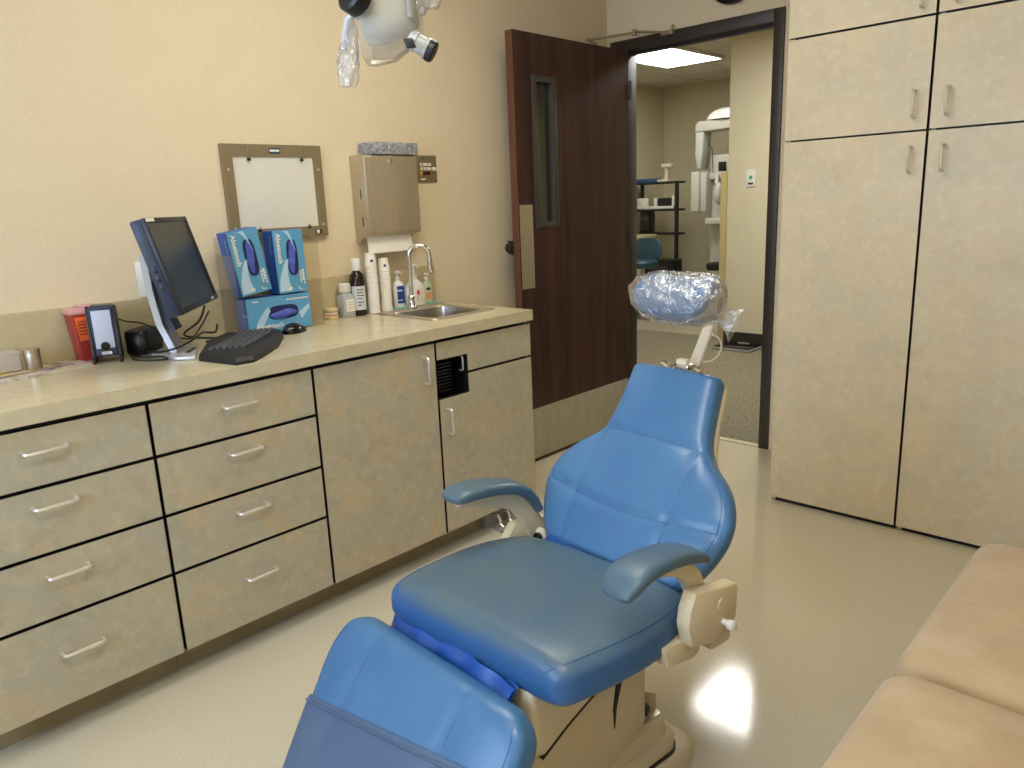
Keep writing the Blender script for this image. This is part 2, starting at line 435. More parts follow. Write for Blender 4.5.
# ------------------------------------------------------------------ ceiling lights
def troffer(x, y, lx, ly, pm, label):
    t = thing('ceiling_light', label, 'light', (x, y, ZC-.03))
    b = MB()
    for (a, c, e, g) in ((-lx/2-.03,-ly/2-.03,lx/2+.03,-ly/2),(-lx/2-.03,ly/2,lx/2+.03,ly/2+.03),(-lx/2-.03,-ly/2,-lx/2,ly/2),(lx/2,-ly/2,lx/2+.03,ly/2)):
        b.box((x+a, y+c, ZC-.03), (x+e, y+g, ZC-.001))
    b.build('frame', 'white', t)
    MB().box((x-lx/2, y-ly/2, ZC-.022), (x+lx/2, y+ly/2, ZC-.016)).build('diffuser', pm, t)
    return t

# ------------------------------------------------------------------ lower cabinets
XF = .6088; ZT = .843; ZB = .0931
def pull(b, p0, p1, out=(1,0,0), r=.005, reach=.028):
    p0 = V(p0); p1 = V(p1); o = V(out); t = (p1-p0).normalized(); q = .010
    path = [p0, p0+o*(reach-q)] + [p0+o*(reach-q)+t*q + (-t*math.cos(a)+o*math.sin(a))*q for a in (PI/8, PI/4, 3*PI/8)] + [p0+o*reach+t*q]
    path += [p1+o*reach-t*q] + [p1+o*(reach-q)-t*q + (t*math.cos(a)+o*math.sin(a))*q for a in (3*PI/8, PI/4, PI/8)] + [p1+o*(reach-q), p1]
    return b.tube(path, r, 0, 8)
GAP = .0048
def drawer_unit(y0, y1, label, group):
    t = thing('drawer_cabinet', label, 'cabinet', (.3, (y0+y1)/2, 0), 0, group)
    MB().box((.012, y0+.001, ZB), (.589, y1-.001, .8555)).build('body', 'black', t)
    if y0 < -.2: MB().box((.012, y0-.007, ZB), (.604, y0+.0008, .8555)).build('end_panel', 'laminate', t)
    MB().box((.02, y0+.001, 0), (.5225, y1-.001, ZB)).build('toe_kick', 'kick', t)
    zs = [ZB, .341, .517, .693, ZT]
    for k in range(4):
        a = zs[k] + (GAP if k else 0); c = zs[k+1] - (GAP if k < 3 else 0)
        dr = black_edges(MB().box((.590, y0+GAP, a), (XF, y1-GAP, c)).build('drawer', 'laminate', t), (1,0,0))
        zm = {3: .788, 2: .645, 1: .459, 0: .241}[k]; ym = (y0+y1)/2
        pull(MB(), (XF, ym-.049, zm), (XF, ym+.049, zm)).build('handle', 'nickel', dr)
    return t
drawer_unit(-.513, 0, 'stone-patterned four-drawer cabinet under the magazine and tin', 'base cabinets under the worktop')
drawer_unit(0, .513, 'stone-patterned four-drawer cabinet under the monitor and keyboard', 'base cabinets under the worktop')
# single tall door under the towel dispenser
y0, y1 = .513, 1.0294
t = thing('door_cabinet', 'stone-patterned base cabinet with one big plain door and upright pull', 'cabinet', (.3, .77, 0), 0, 'base cabinets under the worktop')
MB().box((.012, y0+.001, ZB), (.589, y1-.001, .8555)).build('body', 'black', t)
MB().box((.02, y0+.001, 0), (.5225, y1-.001, ZB)).build('toe_kick', 'kick', t)
dr = black_edges(MB().box((.590, y0+GAP, ZB), (XF, y1-GAP, ZT)).build('door', 'laminate', t), (1,0,0))
pull(MB(), (XF, .972, .704), (XF, .972, .800)).build('handle', 'nickel', dr)
# sink cabinet with the square chute
y0, y1 = 1.0294, 1.5488
t = thing('sink_cabinet', 'base cabinet under the sink with a square black chute opening', 'cabinet', (.3, 1.29, 0), 0, 'base cabinets under the worktop')
b = MB().box((.012, y0+.001, ZB), (.589, y0+.016, .8555)).box((.012, y0+.016, ZB), (.589, y1-.013, ZB+.016)).box((.012, y0+.016, ZB+.016), (.02, y1-.013, .8555))
b.box((.56, 1.2, .69), (.589, y1-.013, .724)).box((.56, y0+.016, .8), (.589, y1-.013, .83))
b.box((.012, y1-.013, ZB), (.589, y1-.001, .8555), 1)
b.build('body', ['black', 'laminate'], t)
MB().box((.02, y0+.001, 0), (.5225, y1-.001, ZB)).build('toe_kick', 'kick', t)
cy, cz0, cz1, cs = 1.187, .627, .778, .707
P_ = lambda y, z: (.590, y, z)
black_edges(MB().prism([P_(y0+GAP, cz1), P_(cy, cz1), P_(cy, cs+GAP), P_(y1, cs+GAP), P_(y1, ZT), P_(y0+GAP, ZT)], (XF-.590, 0, 0)).build('drawer_front', 'laminate', t), (1,0,0))
dr = black_edges(MB().prism([P_(y0+GAP, ZB), P_(y1, ZB), P_(y1, cs-GAP), P_(cy, cs-GAP), P_(cy, cz0), P_(y0+GAP, cz0)], (XF-.590, 0, 0)).build('door', 'laminate', t), (1,0,0))
pull(MB(), (XF, 1.070, .488), (XF, 1.070, .585)).build('handle', 'nickel', dr)
b = MB()
for k in range(9): b.box((.50, y0+.02, .64+k*.013), (.56, cy-.04, .646+k*.013))
b.box((.49, y0+.018, .60), (.498, cy+.02, .79)).box((.498, cy+.005, .60), (.588, cy+.011, .79))
b.build('chute_liner', 'rubber', t)
pull(MB(), (.585, 1.163, .716), (.585, 1.163, .772), (1,0,0), .0035, .022).build('chute_handle', 'nickel', t)

# worktop with a sink cut-out, and its splashback
SX0, SX1, SY0, SY1 = .105, .465, 1.155, 1.49
t = thing('worktop', 'pale stone-patterned worktop with a low splashback along the wall', 'worktop', (.3, .52, .857))
YA, YE = -.526, 1.5564; CX = .6209; Z0, Z1 = .8572, .9
b = MB()
b.box((.001, YA, Z0), (CX, SY0+.012, Z1)).box((.001, SY1-.012, Z0), (CX, YE, Z1)).box((.001, SY0+.012, Z0), (SX0+.012, SY1-.012, Z1)).box((SX1-.012, SY0+.012, Z0), (CX, SY1-.012, Z1))
bmesh.ops.remove_doubles(b.bm, verts=b.bm.verts, dist=1e-5)
b.build('slab', 'counter', t)
MB().box((.001, YA, Z1), (.02, YE, 1.067), 0, .001, 1).build('splashback', mottled('splash_laminate', [(190,176,138), ((176,162,126), 8, .4, .62, .6), ((204,188,146), 24, .5, .7, .5)], .4), t)

# stainless sink
def rrect(x0, x1, y0, y1, r, z, n=6):
    o = []
    for cx_, cy_, a in ((x1-r, y1-r, 0), (x0+r, y1-r, PI/2), (x0+r, y0+r, PI), (x1-r, y0+r, 1.5*PI)):
        o += [V((cx_+r*math.cos(a+PI/2*k/n), cy_+r*math.sin(a+PI/2*k/n), z)) for k in range(n+1)]
    return o
t = thing('sink', 'small stainless steel sink set into the worktop end', 'sink', (.285, 1.32, .9))
b = MB().loft([rrect(SX0-.018, SX1+.012, SY0-.012, SY1+.012, .03, .901), rrect(SX0-.016, SX1+.01, SY0-.010, SY1+.010, .03, .9045), rrect(SX0+.052, SX1-.022, SY0+.022, SY1-.022, .045, .9040), rrect(SX0+.056, SX1-.026, SY0+.026, SY1-.026, .045, .898)], 0, False)
rim = b.build('rim', 'steel', t)
b = MB().loft([rrect(SX0+.056, SX1-.026, SY0+.026, SY1-.026, .045, .898), rrect(SX0+.062, SX1-.034, SY0+.032, SY1-.032, .05, .79), rrect(SX0+.085, SX1-.055, SY0+.055, SY1-.055, .05, .765)][::-1], 0, False)
b.prism(rrect(SX0+.085, SX1-.055, SY0+.055, SY1-.055, .05, .765), (0,0,-.002))
b.build('basin', plain('sink_steel', (196,192,184), .24, 1.), t)
MB().lathe([(.03,.7655),(.028,.768),(.01,.768)], (.28, 1.32, 0)).build('drain', 'chrome', t)
t = thing('faucet', 'tall chrome gooseneck faucet at the back of the sink', 'faucet', (.133, 1.32, .9045))
MB().lathe([(.024,.9045),(.024,.91),(.016,.918),(.013,.94),(.015,.955),(.012,.96)], (.133, 1.32, 0)).build('base', 'chrome', t)
pth = [(.133,1.32,.955),(.133,1.322,1.09),(.133,1.322,1.125)] + [tuple(q) for q in arc((.162,1.353,1.128), .043, PI, 0.05, 14, V((.68,.73,0)), V((0,0,1.02)))] + [(.191,1.385,1.11),(.192,1.386,1.098)]
MB().tube(pth, .0095, 0, 14).build('spout', 'chrome', t)
MB().tube([(.192,1.386,1.115),(.193,1.387,1.055),(.193,1.387,1.05)], [.0115,.0125,.010], 0, 12).build('nozzle', 'chrome', t)
# foot pedals that work the sink
t = thing('foot_control', 'chrome foot pedals on the floor below the sink cabinet', 'foot control', (.57, 1.34, 0))
MB().box((.523, 1.295, .0), (.55, 1.40, .078), 0, .004).build('valve_body', 'grey', t)
for yy in (1.318, 1.376):
    b = MB().tube([(.545, yy, .062), (.60, yy, .066), (.612, yy, .05), (.612, yy, .03), (.63, yy, .02)], .0055, 0, 8)
    b.box((.62, yy-.019, .012), (.675, yy+.019, .022), 0, .004)
    b.build('pedal', 'nickel', t)
MB().box((.56, 1.30, 0), (.63, 1.40, .006), 0, .002).build('base_plate', 'nickel', t)

# ------------------------------------------------------------------ tall cabinets on the far side
YC = 2.2945
def tall_unit(x0, x1, hx, label):
    t = thing('tall_cabinet', label, 'cabinet', ((x0+x1)/2, 2.6, 0), 0, 'tall storage cabinets beside the doorway')
    b = MB().box((x0+.018, YC+.021, 0), (x1-.001, YW-.002, ZC-.004)).box((x0+.0005, YC+.021, .0), (x0+.018, YW-.002, ZC-.004), 1)
    b.build('body', ['black', 'tall'], t)
    zz = [(.021, 1.517, 1.380, 1.468), (1.524, 1.892, 1.567, 1.657), (1.900, 2.60, 1.925, 2.015)]
    for a, c, h0, h1 in zz:
        dr = black_edges(MB().box((x0+.001, YC, a), (x1-.0055, YC+.0195, c)).build('door', 'tall', t), (0,-1,0))
        pull(MB(), (hx, YC, h0), (hx, YC, h1), (0,-1,0)).build('handle', 'nickel', dr)
    return t
tall_unit(1.3334, 1.8532, 1.803, 'tall stone-patterned storage cabinet directly next to the dark doorway')
tall_unit(1.8560, 2.376, 1.909, 'tall stone-patterned storage cabinet with its pulls on the doorway-side edge')

# ------------------------------------------------------------------ things on the wall
t = thing('film_viewer', 'wall-mounted film viewing light box with opal panel and tan frame', 'light box', (0, .81, 1.24))
ys, ye, zb, zt = .598, 1.008, 1.234, 1.580
b = MB().box((.001, ys, zb), (.020, ys+.038, zt)).box((.001, ye-.038, zb), (.020, ye, zt)).box((.001, ys+.038, zb), (.020, ye-.038, zb+.040)).box((.001, ys+.038, zt-.043), (.020, ye-.038, zt))
b.build('frame', 'boxframe', t)
MB().box((.001, ys+.036, zb+.038), (.014, ye-.036, zt-.041)).build('opal_panel', 'boxpanel', t)
for yy, z0, z1 in ((.700, 1.525, 1.578), (.920, 1.525, 1.578), (.712, 1.268, 1.280), (.925, 1.270, 1.284)):
    MB().box((.020, yy-.004, z0), (.023, yy+.004, z1), 0, .001).box((.016, yy-.006, z0-.004), (.024, yy+.006, z0+.006), 1, .001).build('film_clip', ['boxframe', 'rubber'], t)
b = MB().box((.020, .783, 1.548), (.0225, .830, 1.568), 0, .0006).box((.0224, .7865, 1.554), (.0228, .8065, 1.562), 1).box((.0224, .8085, 1.554), (.0228, .8255, 1.562), 1)
b.build('name_plate', [plain('plate_blue', (40,70,96), .4), 'paper'], t)
MB().box((.020, .948, 1.244), (.023, .978, 1.261), 1, .001).box((.023, .951, 1.246), (.030, .965, 1.259), 0, .002).build('switch', ['white', 'rubber'], t)
for yy in (ys+.018, ye-.018):
    for z in (1.28, 1.49): MB().lathe([(.005,0),(.004,.0015)], (.020, yy, z), (1,0,0), 0, 10).build('screw', 'nickel', t)

t = thing('towel_dispenser', 'stainless steel wall dispenser with a white paper towel hanging out', 'dispenser', (0, 1.28, 1.2))
ys, ye = 1.153, 1.427
prof = [(.001,1.195),(.001,1.545),(.092,1.545),(.101,1.536),(.101,1.236),(.092,1.224),(.045,1.213),(.03,1.195)]
b = MB().prism([(x, ys, z) for x, z in prof], (0, ye-ys, 0), 0, .0025)
for z0 in (1.37, 1.26): b.box((.058, ys-.0012, z0), (.064, ys+.002, z0+.038), 1)
b.build('body', ['steel', 'rubber'], t)
MB().lathe([(.011,0),(.011,.003),(.004,.004)], (.101, 1.282, 1.517), (1,0,0), 0, 16).build('lock', 'chrome', t)
b = MB().loft([[(.058,ys+.012,1.232),(.058,ye-.03,1.232),(.060,ye-.03,1.232),(.060,ys+.012,1.232)], [(.066,ys+.010,1.19),(.066,ye-.03,1.19),(.068,ye-.03,1.19),(.068,ys+.010,1.19)], [(.072,ys+.008,1.148),(.072,ye-.032,1.150),(.0735,ye-.032,1.150),(.0735,ys+.008,1.148)]])
b.build('paper_towel', 'paper', t)
tag(rest(MB().box((.010, 1.197, 1.5465), (.103, 1.437, 1.594), 0, .002).build('tissue_box', 'speckle')), 'grey marbled cardboard box lying on top of the towel dispenser', 'box')
t = thing('call_panel', 'small steel wall panel with coloured buttons beside the towel dispenser', 'control panel', (0, 1.565, 1.43))
MB().box((.001, 1.46, 1.437), (.006, 1.621, 1.552), 0, .001).build('mounting_plate', 'boxframe', t)
MB().box((.006, 1.525, 1.508), (.0075, 1.587, 1.519)).box((.0074, 1.532, 1.511), (.0077, 1.542, 1.516), 1).box((.0074, 1.565, 1.511), (.0077, 1.573, 1.516), 1).build('label_strip', ['paper', 'darkgrey'], t)
MB().box((.006, 1.525, 1.49), (.0075, 1.585, 1.501)).box((.0074, 1.536, 1.493), (.0077, 1.542, 1.498), 1).box((.0074, 1.555, 1.493), (.0077, 1.561, 1.498), 1).build('label_strip', ['paper', 'darkgrey'], t)
MB().box((.006, 1.525, 1.447), (.0072, 1.55, 1.453)).build('label_strip', 'paper', t)
MB().box((.006, 1.532, 1.538), (.0072, 1.55, 1.543)).build('name_badge', 'darkgrey', t)
for yy, c in ((1.527, 'yellow'), (1.543, 'rubber'), (1.558, 'crimson'), (1.572, 'crimson')):
    MB().box((.006, yy-.007, 1.468), (.011, yy+.007, 1.483), 0, .002).build('button', c, t)
MB().lathe([(.009,0),(.008,.014),(.003,.016)], (.006, 1.60, 1.493), (1,0,0), 0, 14).build('knob', 'white', t)
t = thing('outlet_plate', 'white electrical outlet plate on the wall behind the monitor', 'outlet', (0, .247, 1.07))
MB().box((.001, .247, 1.072), (.007, .319, 1.19), 0, .002).build('plate', 'white', t)
for z in (1.108, 1.153): MB().box((.007, .267, z-.014), (.009, .299, z+.014), 0, .003).box((.0088, .275, z-.005), (.0094, .277, z+.006), 1).box((.0088, .288, z-.005), (.0094, .290, z+.006), 1).build('socket', ['white', 'darkgrey'], t)
t = thing('wall_clock', 'round black-rimmed clock on the wall above the doorway', 'clock', (.765, YW, 2.36))
MB().lathe([(.135,0),(.14,.012),(.138,.03),(.128,.036),(.122,.026),(.0,.024)], (.765, YW-.0005, 2.362), (0,-1,0), 0, 40).build('case', 'rubber', t)
b = MB().lathe([(.12,.0245),(.12,.026)], (.765, YW, 2.362), (0,-1,0), 0, 40)
for k in range(12):
    a = k*PI/6; c = V((.765+.105*math.sin(a), YW-.0266, 2.362+.105*math.cos(a))); b.box(c-V((.003,.0005,.006)), c+V((.003,.0005,.006)), 1)
b.box((.763, YW-.029, 2.362), (.767, YW-.028, 2.44), 1).box((.765, YW-.029, 2.360), (.82, YW-.028, 2.364), 1)
b.build('dial', ['paper', 'rubber'], t)

# ------------------------------------------------------------------ computer
mc = V((.365, .264, 1.198)); yaw = math.radians(51.23); tilt = math.radians(14.15)
mn0 = V((math.cos(yaw), math.sin(yaw), 0)); mr = V((-math.sin(yaw), math.cos(yaw), 0))
mu = V((0,0,1))*math.cos(tilt) - mn0*math.sin(tilt); mn = mr.cross(mu)
t = thing('monitor', 'flat computer monitor with dark screen on a silver stand', 'monitor', (.27, .27, .9))
MX = Matrix((mr, mu, mn)).transposed().to_4x4(); MX.translation = mc   # local x right, y up, z out of the screen
W2, H2 = .204, .14
b = MB(MX).box((-W2, -H2, -.045), (W2, H2, -.012), 0, .006).box((-W2+.05, -H2+.04, -.06), (W2-.05, H2-.04, -.045), 0, .005)
b.build('housing', 'navy', t)
b = MB(MX).box((-W2,-H2,-.013), (-W2+.014,H2,0), 0, .002).box((W2-.014,-H2,-.013), (W2,H2,0), 0, .002).box((-W2+.013,H2-.014,-.013), (W2-.013,H2,0), 0, .002).box((-W2+.013,-H2,-.013), (W2-.013,-H2+.019,0), 0, .002)
b.box((.12, -H2+.005, 0), (.15, -H2+.013, .001), 1)
b.build('bezel', ['rubber', 'silver'], t)
MB(MX).box((-W2+.013, -H2+.018, -.012), (W2-.013, H2-.013, -.004)).build('screen', 'screen', t)
MB(MX).box((-W2+.004, H2-.011, 0), (-W2+.075, H2-.0015, .0008)).box((-W2+.004, H2, -.012), (-W2+.075, H2+.0006, 0)).build('sticker', 'paper', t)
b = MB(MX)
for k in range(3): b.box((-W2-.002, -.06+k*.025, -.034), (-W2+.002, -.043+k*.025, -.022), 0, .001)
for k in range(9): b.box((-W2-.001, .01+k*.008, -.036), (-W2+.001, .014+k*.008, -.02), 0)
b.build('port', 'rubber', t)
back = mc - mn*.06
nb = V((.245, .252, .913))
b = MB()
pts = [nb, nb+V((-.012,-.012,.05)), V((.222,.228,1.005)), V((.245,.205,1.12)), V((.262,.195,1.225))]
ringw = mr*.045
for i, p in enumerate(pts): pass
b.loft([[p+ringw+mn0*.010, p-ringw+mn0*.010, p-ringw-mn0*.010, p+ringw-mn0*.010] for p in pts], 0)
b.build('neck', 'silver', t)
b = MB().loft([[p+ringw*.8+mn0*.012+V((0,0,.02)), p-ringw*.8+mn0*.012+V((0,0,.02)), p-ringw*.8+mn0*.03+V((0,0,.02)), p+ringw*.8+mn0*.03+V((0,0,.02))] for p in pts[1:4]], 0)
b.tube([V((.262,.195,1.19)), back], .022, 0, 12).build('hinge_arm', 'navy', t)
# base plate outline: a tongue pointing at the user
bc = V((.270, .290, .9))
out = [bc + mr*a + mn0*c for a, c in ((-.128,-.02),(-.134,.042),(-.03,.020),(.085,-.010),(.115,-.12),(-.03,-.12))]
MB().prism([p+V((0,0,.0006)) for p in out], (0,0,.011), 0, .003).build('base', 'silver', t)
MB().box((-.04,-.006,0), (.04,.006,.003), 0, .001, 2, Matrix.Translation(bc+mn0*.0-mr*.02+V((0,0,.0125))) @ Matrix((mr, mn0, V((0,0,1)))).transposed().to_4x4()).build('cable_slot', 'rubber', t)

# keyboard
M['keycap'] = plain('keycap_black', (66,66,70), .45)
t = thing('keyboard', 'black curved ergonomic keyboard at the worktop edge', 'keyboard', (.36, .42, .9))
o_ = [(.440,.240),(.420,.240),(.200,.372),(.097,.485),(.108,.505),(.154,.512),(.158,.56),(.166,.600),(.195,.640),(.222,.640),(.30,.60),(.44,.50),(.53,.41),(.605,.325),(.600,.270)]
cen = V((.36,.42,0))
kb = MB().loft([[V((x,y,.9005)) for x, y in o_], [V((x,y,.910)) for x, y in o_], [cen+(V((x,y,0))-cen)*.965+V((0,0,.921)) for x, y in o_], [cen+(V((x,y,0))-cen)*.90+V((0,0,.925)) for x, y in o_]], 0)
kb.build('case', plain('matt_black_plastic', (24,24,26), .6), t, angle=25)
ka = V((.405,.268,.925)); kr = (V((.145,.520,.925))-ka); kl = kr.length; kr.normalize(); kn = V((kr.y,-kr.x,0))*1
if kn.x < 0: kn = -kn
KM = Matrix((kr, kn, V((0,0,1)))).transposed().to_4x4(); KM.translation = ka
kw = kl/16.5
for row in range(6):
    for c in range(16):
        if row == 5 and 4 <= c <= 8:
            if c > 4: continue
            x0, x1 = c*kw, 9*kw
        else: x0, x1 = c*kw, (c+1)*kw
        bow = .012*math.sin(PI*c/15)
        y0_ = .012+row*.0185+bow+.0; xs = row*.004
        MB(KM).box((x0+xs+.0018, y0_, -.002), (x1+xs-.0018, y0_+.0145, .008), 0, .0018, 1).build('key', 'keycap', t)
t = thing('computer_mouse', 'black computer mouse in front of the glove boxes', 'mouse', (.205, .70, .9))
md_ = Matrix.Translation((.205,.700,.9005)) @ Matrix.Rotation(math.radians(118), 4, 'Z')
rings = []
for k in range(13):
    u_ = -1+2*k/12; a = .034*math.sqrt(max(0,1-abs(u_)**2.6))+.002; h = .036*(1-abs((u_+.15)/1.2)**2.2)+.0; h = max(h, .006)
    rings.append([V((u_*.058, a*math.cos(q), max(0, h*math.sin(q))) ) if math.sin(q) >= 0 else V((u_*.058, a*math.cos(q)*.96, 0)) for q in [2*PI*j/20 for j in range(20)]])
MB(md_).loft(rings, 0).build('shell', 'glossblack', t)
MB(md_).lathe([(.006,-.004),(.007,0),(.006,.004)], (.036,0,.024), (0,1,0), 0, 12).build('scroll_wheel', 'grey', t)
# cables and the power brick behind the monitor
t = thing('docking_box', 'black and silver power box on the worktop behind the monitor', 'power box', (.10, .20, .9))
q = Matrix.Translation((.105,.205,.9005)) @ Matrix.Rotation(math.radians(40), 4, 'Z')
MB(q).box((-.035,-.06,0), (.035,.06,.082), 0, .012, 3).build('body', 'rubber', t)
MB(q).box((.0345,-.03,.03), (.037,.055,.075), 0, .001).build('front_panel', 'darkgrey', t)
MB(q).lathe([(.03,0),(.032,.012),(.02,.02)], (.01,-.06,.04), (0,-1,0), 0, 18).build('coil', 'rubber', t)
def cable(pts, r, label):
    P4 = []
    pts = [V(p) for p in pts]
    for i in range(len(pts)-1):
        a = pts[max(i-1,0)]; c = pts[i]; d_ = pts[i+1]; e = pts[min(i+2,len(pts)-1)]
        for k in range(6):
            s = k/6; P4.append(.5*((2*c)+(-a+d_)*s+(2*a-5*c+4*d_-e)*s*s+(-a+3*c-3*d_+e)*s**3))
    P4.append(pts[-1])
    return tag(rest(MB().tube(P4, r, 0, 6).build('cable', 'rubber')), label, 'cable')
cable([(.17,.155,.906),(.23,.160,.922),(.29,.185,.924),(.318,.232,.935),(.30,.285,.950),(.23,.345,.955),(.14,.40,.94),(.10,.45,.93),(.06,.48,.95)], .0035, 'black cable looping in front of the monitor neck')
cable([(.05,.13,1.03),(.06,.17,1.005),(.12,.20,.999),(.17,.245,.965),(.16,.33,.93),(.10,.40,.955),(.05,.46,1.0)], .003, 'thin black cable rising behind the monitor')
cable([(.13,.40,.906),(.10,.46,.906),(.06,.42,.91),(.05,.36,.93),(.05,.42,.97),(.045,.45,1.02)], .004, 'black cable coiled against the splashback')
cable([(.17,.145,.906),(.24,.115,.906),(.305,.140,.906),(.335,.180,.907),(.29,.178,.910),(.24,.15,.907),(.16,.135,.906)], .003, 'black cable lying in a loop on the worktop before the power box')

# speaker, sharps box, tin, magazine
t = thing('computer_speaker', 'small white-faced computer speaker on a dark stand', 'speaker', (.075, .085, .9))
sq = Matrix.Translation((.160,.070,.9005)) @ Matrix.Rotation(math.radians(-22), 4, 'Z')   # local +x is the front
prof = [(-.036,.02),(-.036,.165),(-.030,.176),(.030,.176),(.036,.165),(.036,.02)]
MB(sq).prism([(-.05, y, z) for y, z in prof], (.075,0,0), 0, .006, 3).build('cabinet', 'navy', t)
MB(sq).box((.025,-.027,.045), (.029,.026,.163), 0, .002).build('front_grille', plain('pale_grille', (190,198,214), .5), t)
MB(sq).lathe([(.014,0),(.012,.006),(.003,.007)], (.027,-.001,.052), (1,0,0), 0, 18).build('dial', 'glossblack', t)
b = MB(sq).box((.025,-.028,.02), (.029,.028,.043), 0, .001).box((.029,-.014,.026), (.0296,.014,.035), 1).text('DELL', .0085, (.0297,-.0115,.0275), (0,1,0), (0,0,1), 2)
b.build('badge_strip', ['navy', 'paper', 'navy'], t)
for s_ in (-1, 1):
    MB(sq).prism([(-.04, s_*.037-.005, 0), (.05, s_*.037-.005, 0), (.05, s_*.037-.005, .012), (.028, s_*.037-.005, .022), (.022, s_*.037-.005, .160), (-.0, s_*.037-.005, .176), (-.04, s_*.037-.005, .15)], (0,.010,0), 0, .002).build('foot', 'rubber', t)
t = thing('sharps_container', 'red sharps container with a pale lid and orange label', 'container', (.035, .048, .9))
def fr(cx_, cy_, hx, hy, z, r=.008): return rrect(cx_-hx, cx_+hx, cy_-hy, cy_+hy, r, z)
MB().loft([fr(.058,.046,.028,.032,.9005), fr(.060,.050,.034,.050,1.055)], 0).build('bin', 'red', t)
b = MB().loft([fr(.060,.050,.036,.052,1.050), fr(.060,.050,.037,.053,1.062), fr(.060,.050,.034,.050,1.068)], 0)
b.box((.036,.03,1.068), (.086,.095,1.074), 0, .002).build('lid', 'lid', t)
b = MB().loft([[(.089,.020,.965),(.089,.060,.965),(.0935,.060,1.04),(.0935,.010,1.04)],[(.0915,.020,.965),(.0915,.060,.965),(.0955,.060,1.04),(.0955,.010,1.04)]], 0)
for k in range(5): b.box((.0925+k*.0007,.018,.985+k*.010), (.0942+k*.0007,.050,.988+k*.010), 1)
b.build('warning_label', ['orange', 'red'], t)
t = thing('metal_tin', 'small silver metal cylinder standing on the magazine', 'tin', (.10, -.135, .905))
MB().lathe([(.021,.9062),(.022,.908),(.022,.965),(.0205,.968),(.0,.968)], (.115,-.125,0)).build('can', 'tin', t)
MB().lathe([(.0228,.956),(.0228,.967),(.018,.9695),(.006,.9705)], (.115,-.125,0)).build('cap', 'tin', t)
t = thing('instrument_box', 'low pale metal box standing beside the silver tin', 'box', (.06, -.23, .9))
MB().box((.035,-.30,.9065), (.115,-.155,.965), 0, .006, 3).build('case', plain('pale_metal_box', (198,192,186), .35, .5), t)
MB().box((.033,-.302,.957), (.117,-.153,.966), 0, .003).build('lid', plain('pale_metal_lid', (206,200,192), .3, .5), t)
t = thing('magazine', 'colourful open magazine lying on the worktop under the silver tin', 'magazine', (.13, -.15, .9))
mo = [(.0225,-.40),(.235,-.40),(.238,-.24),(.200,-.01),(.19,.025),(.075,.012),(.03,-.02)]
MB().prism([(x,y,.9004) for x, y in mo], (0,0,.0032)).build('pages', 'magpaper', t)
mo2 = [(.023,-.33),(.20,-.30),(.165,-.175),(.15,-.02),(.06,-.06),(.03,-.09)]
MB().prism([(x,y,.9037) for x, y in mo2], (0,0,.0022)).build('open_page', mottled('magazine_page', [(190,176,160), ((84,62,70), 26, .46, .56, .85), ((214,182,70), 34, .48, .56, .9), ((200,120,110), 18, .58, .66, .6)], .4), t)
b = MB().tube([(.197,-.30,.9064),(.163,-.178,.9064),(.148,-.024,.9064),(.062,-.062,.9064)], .0014, 0, 6); b.build('page_border', 'purplespine', t)

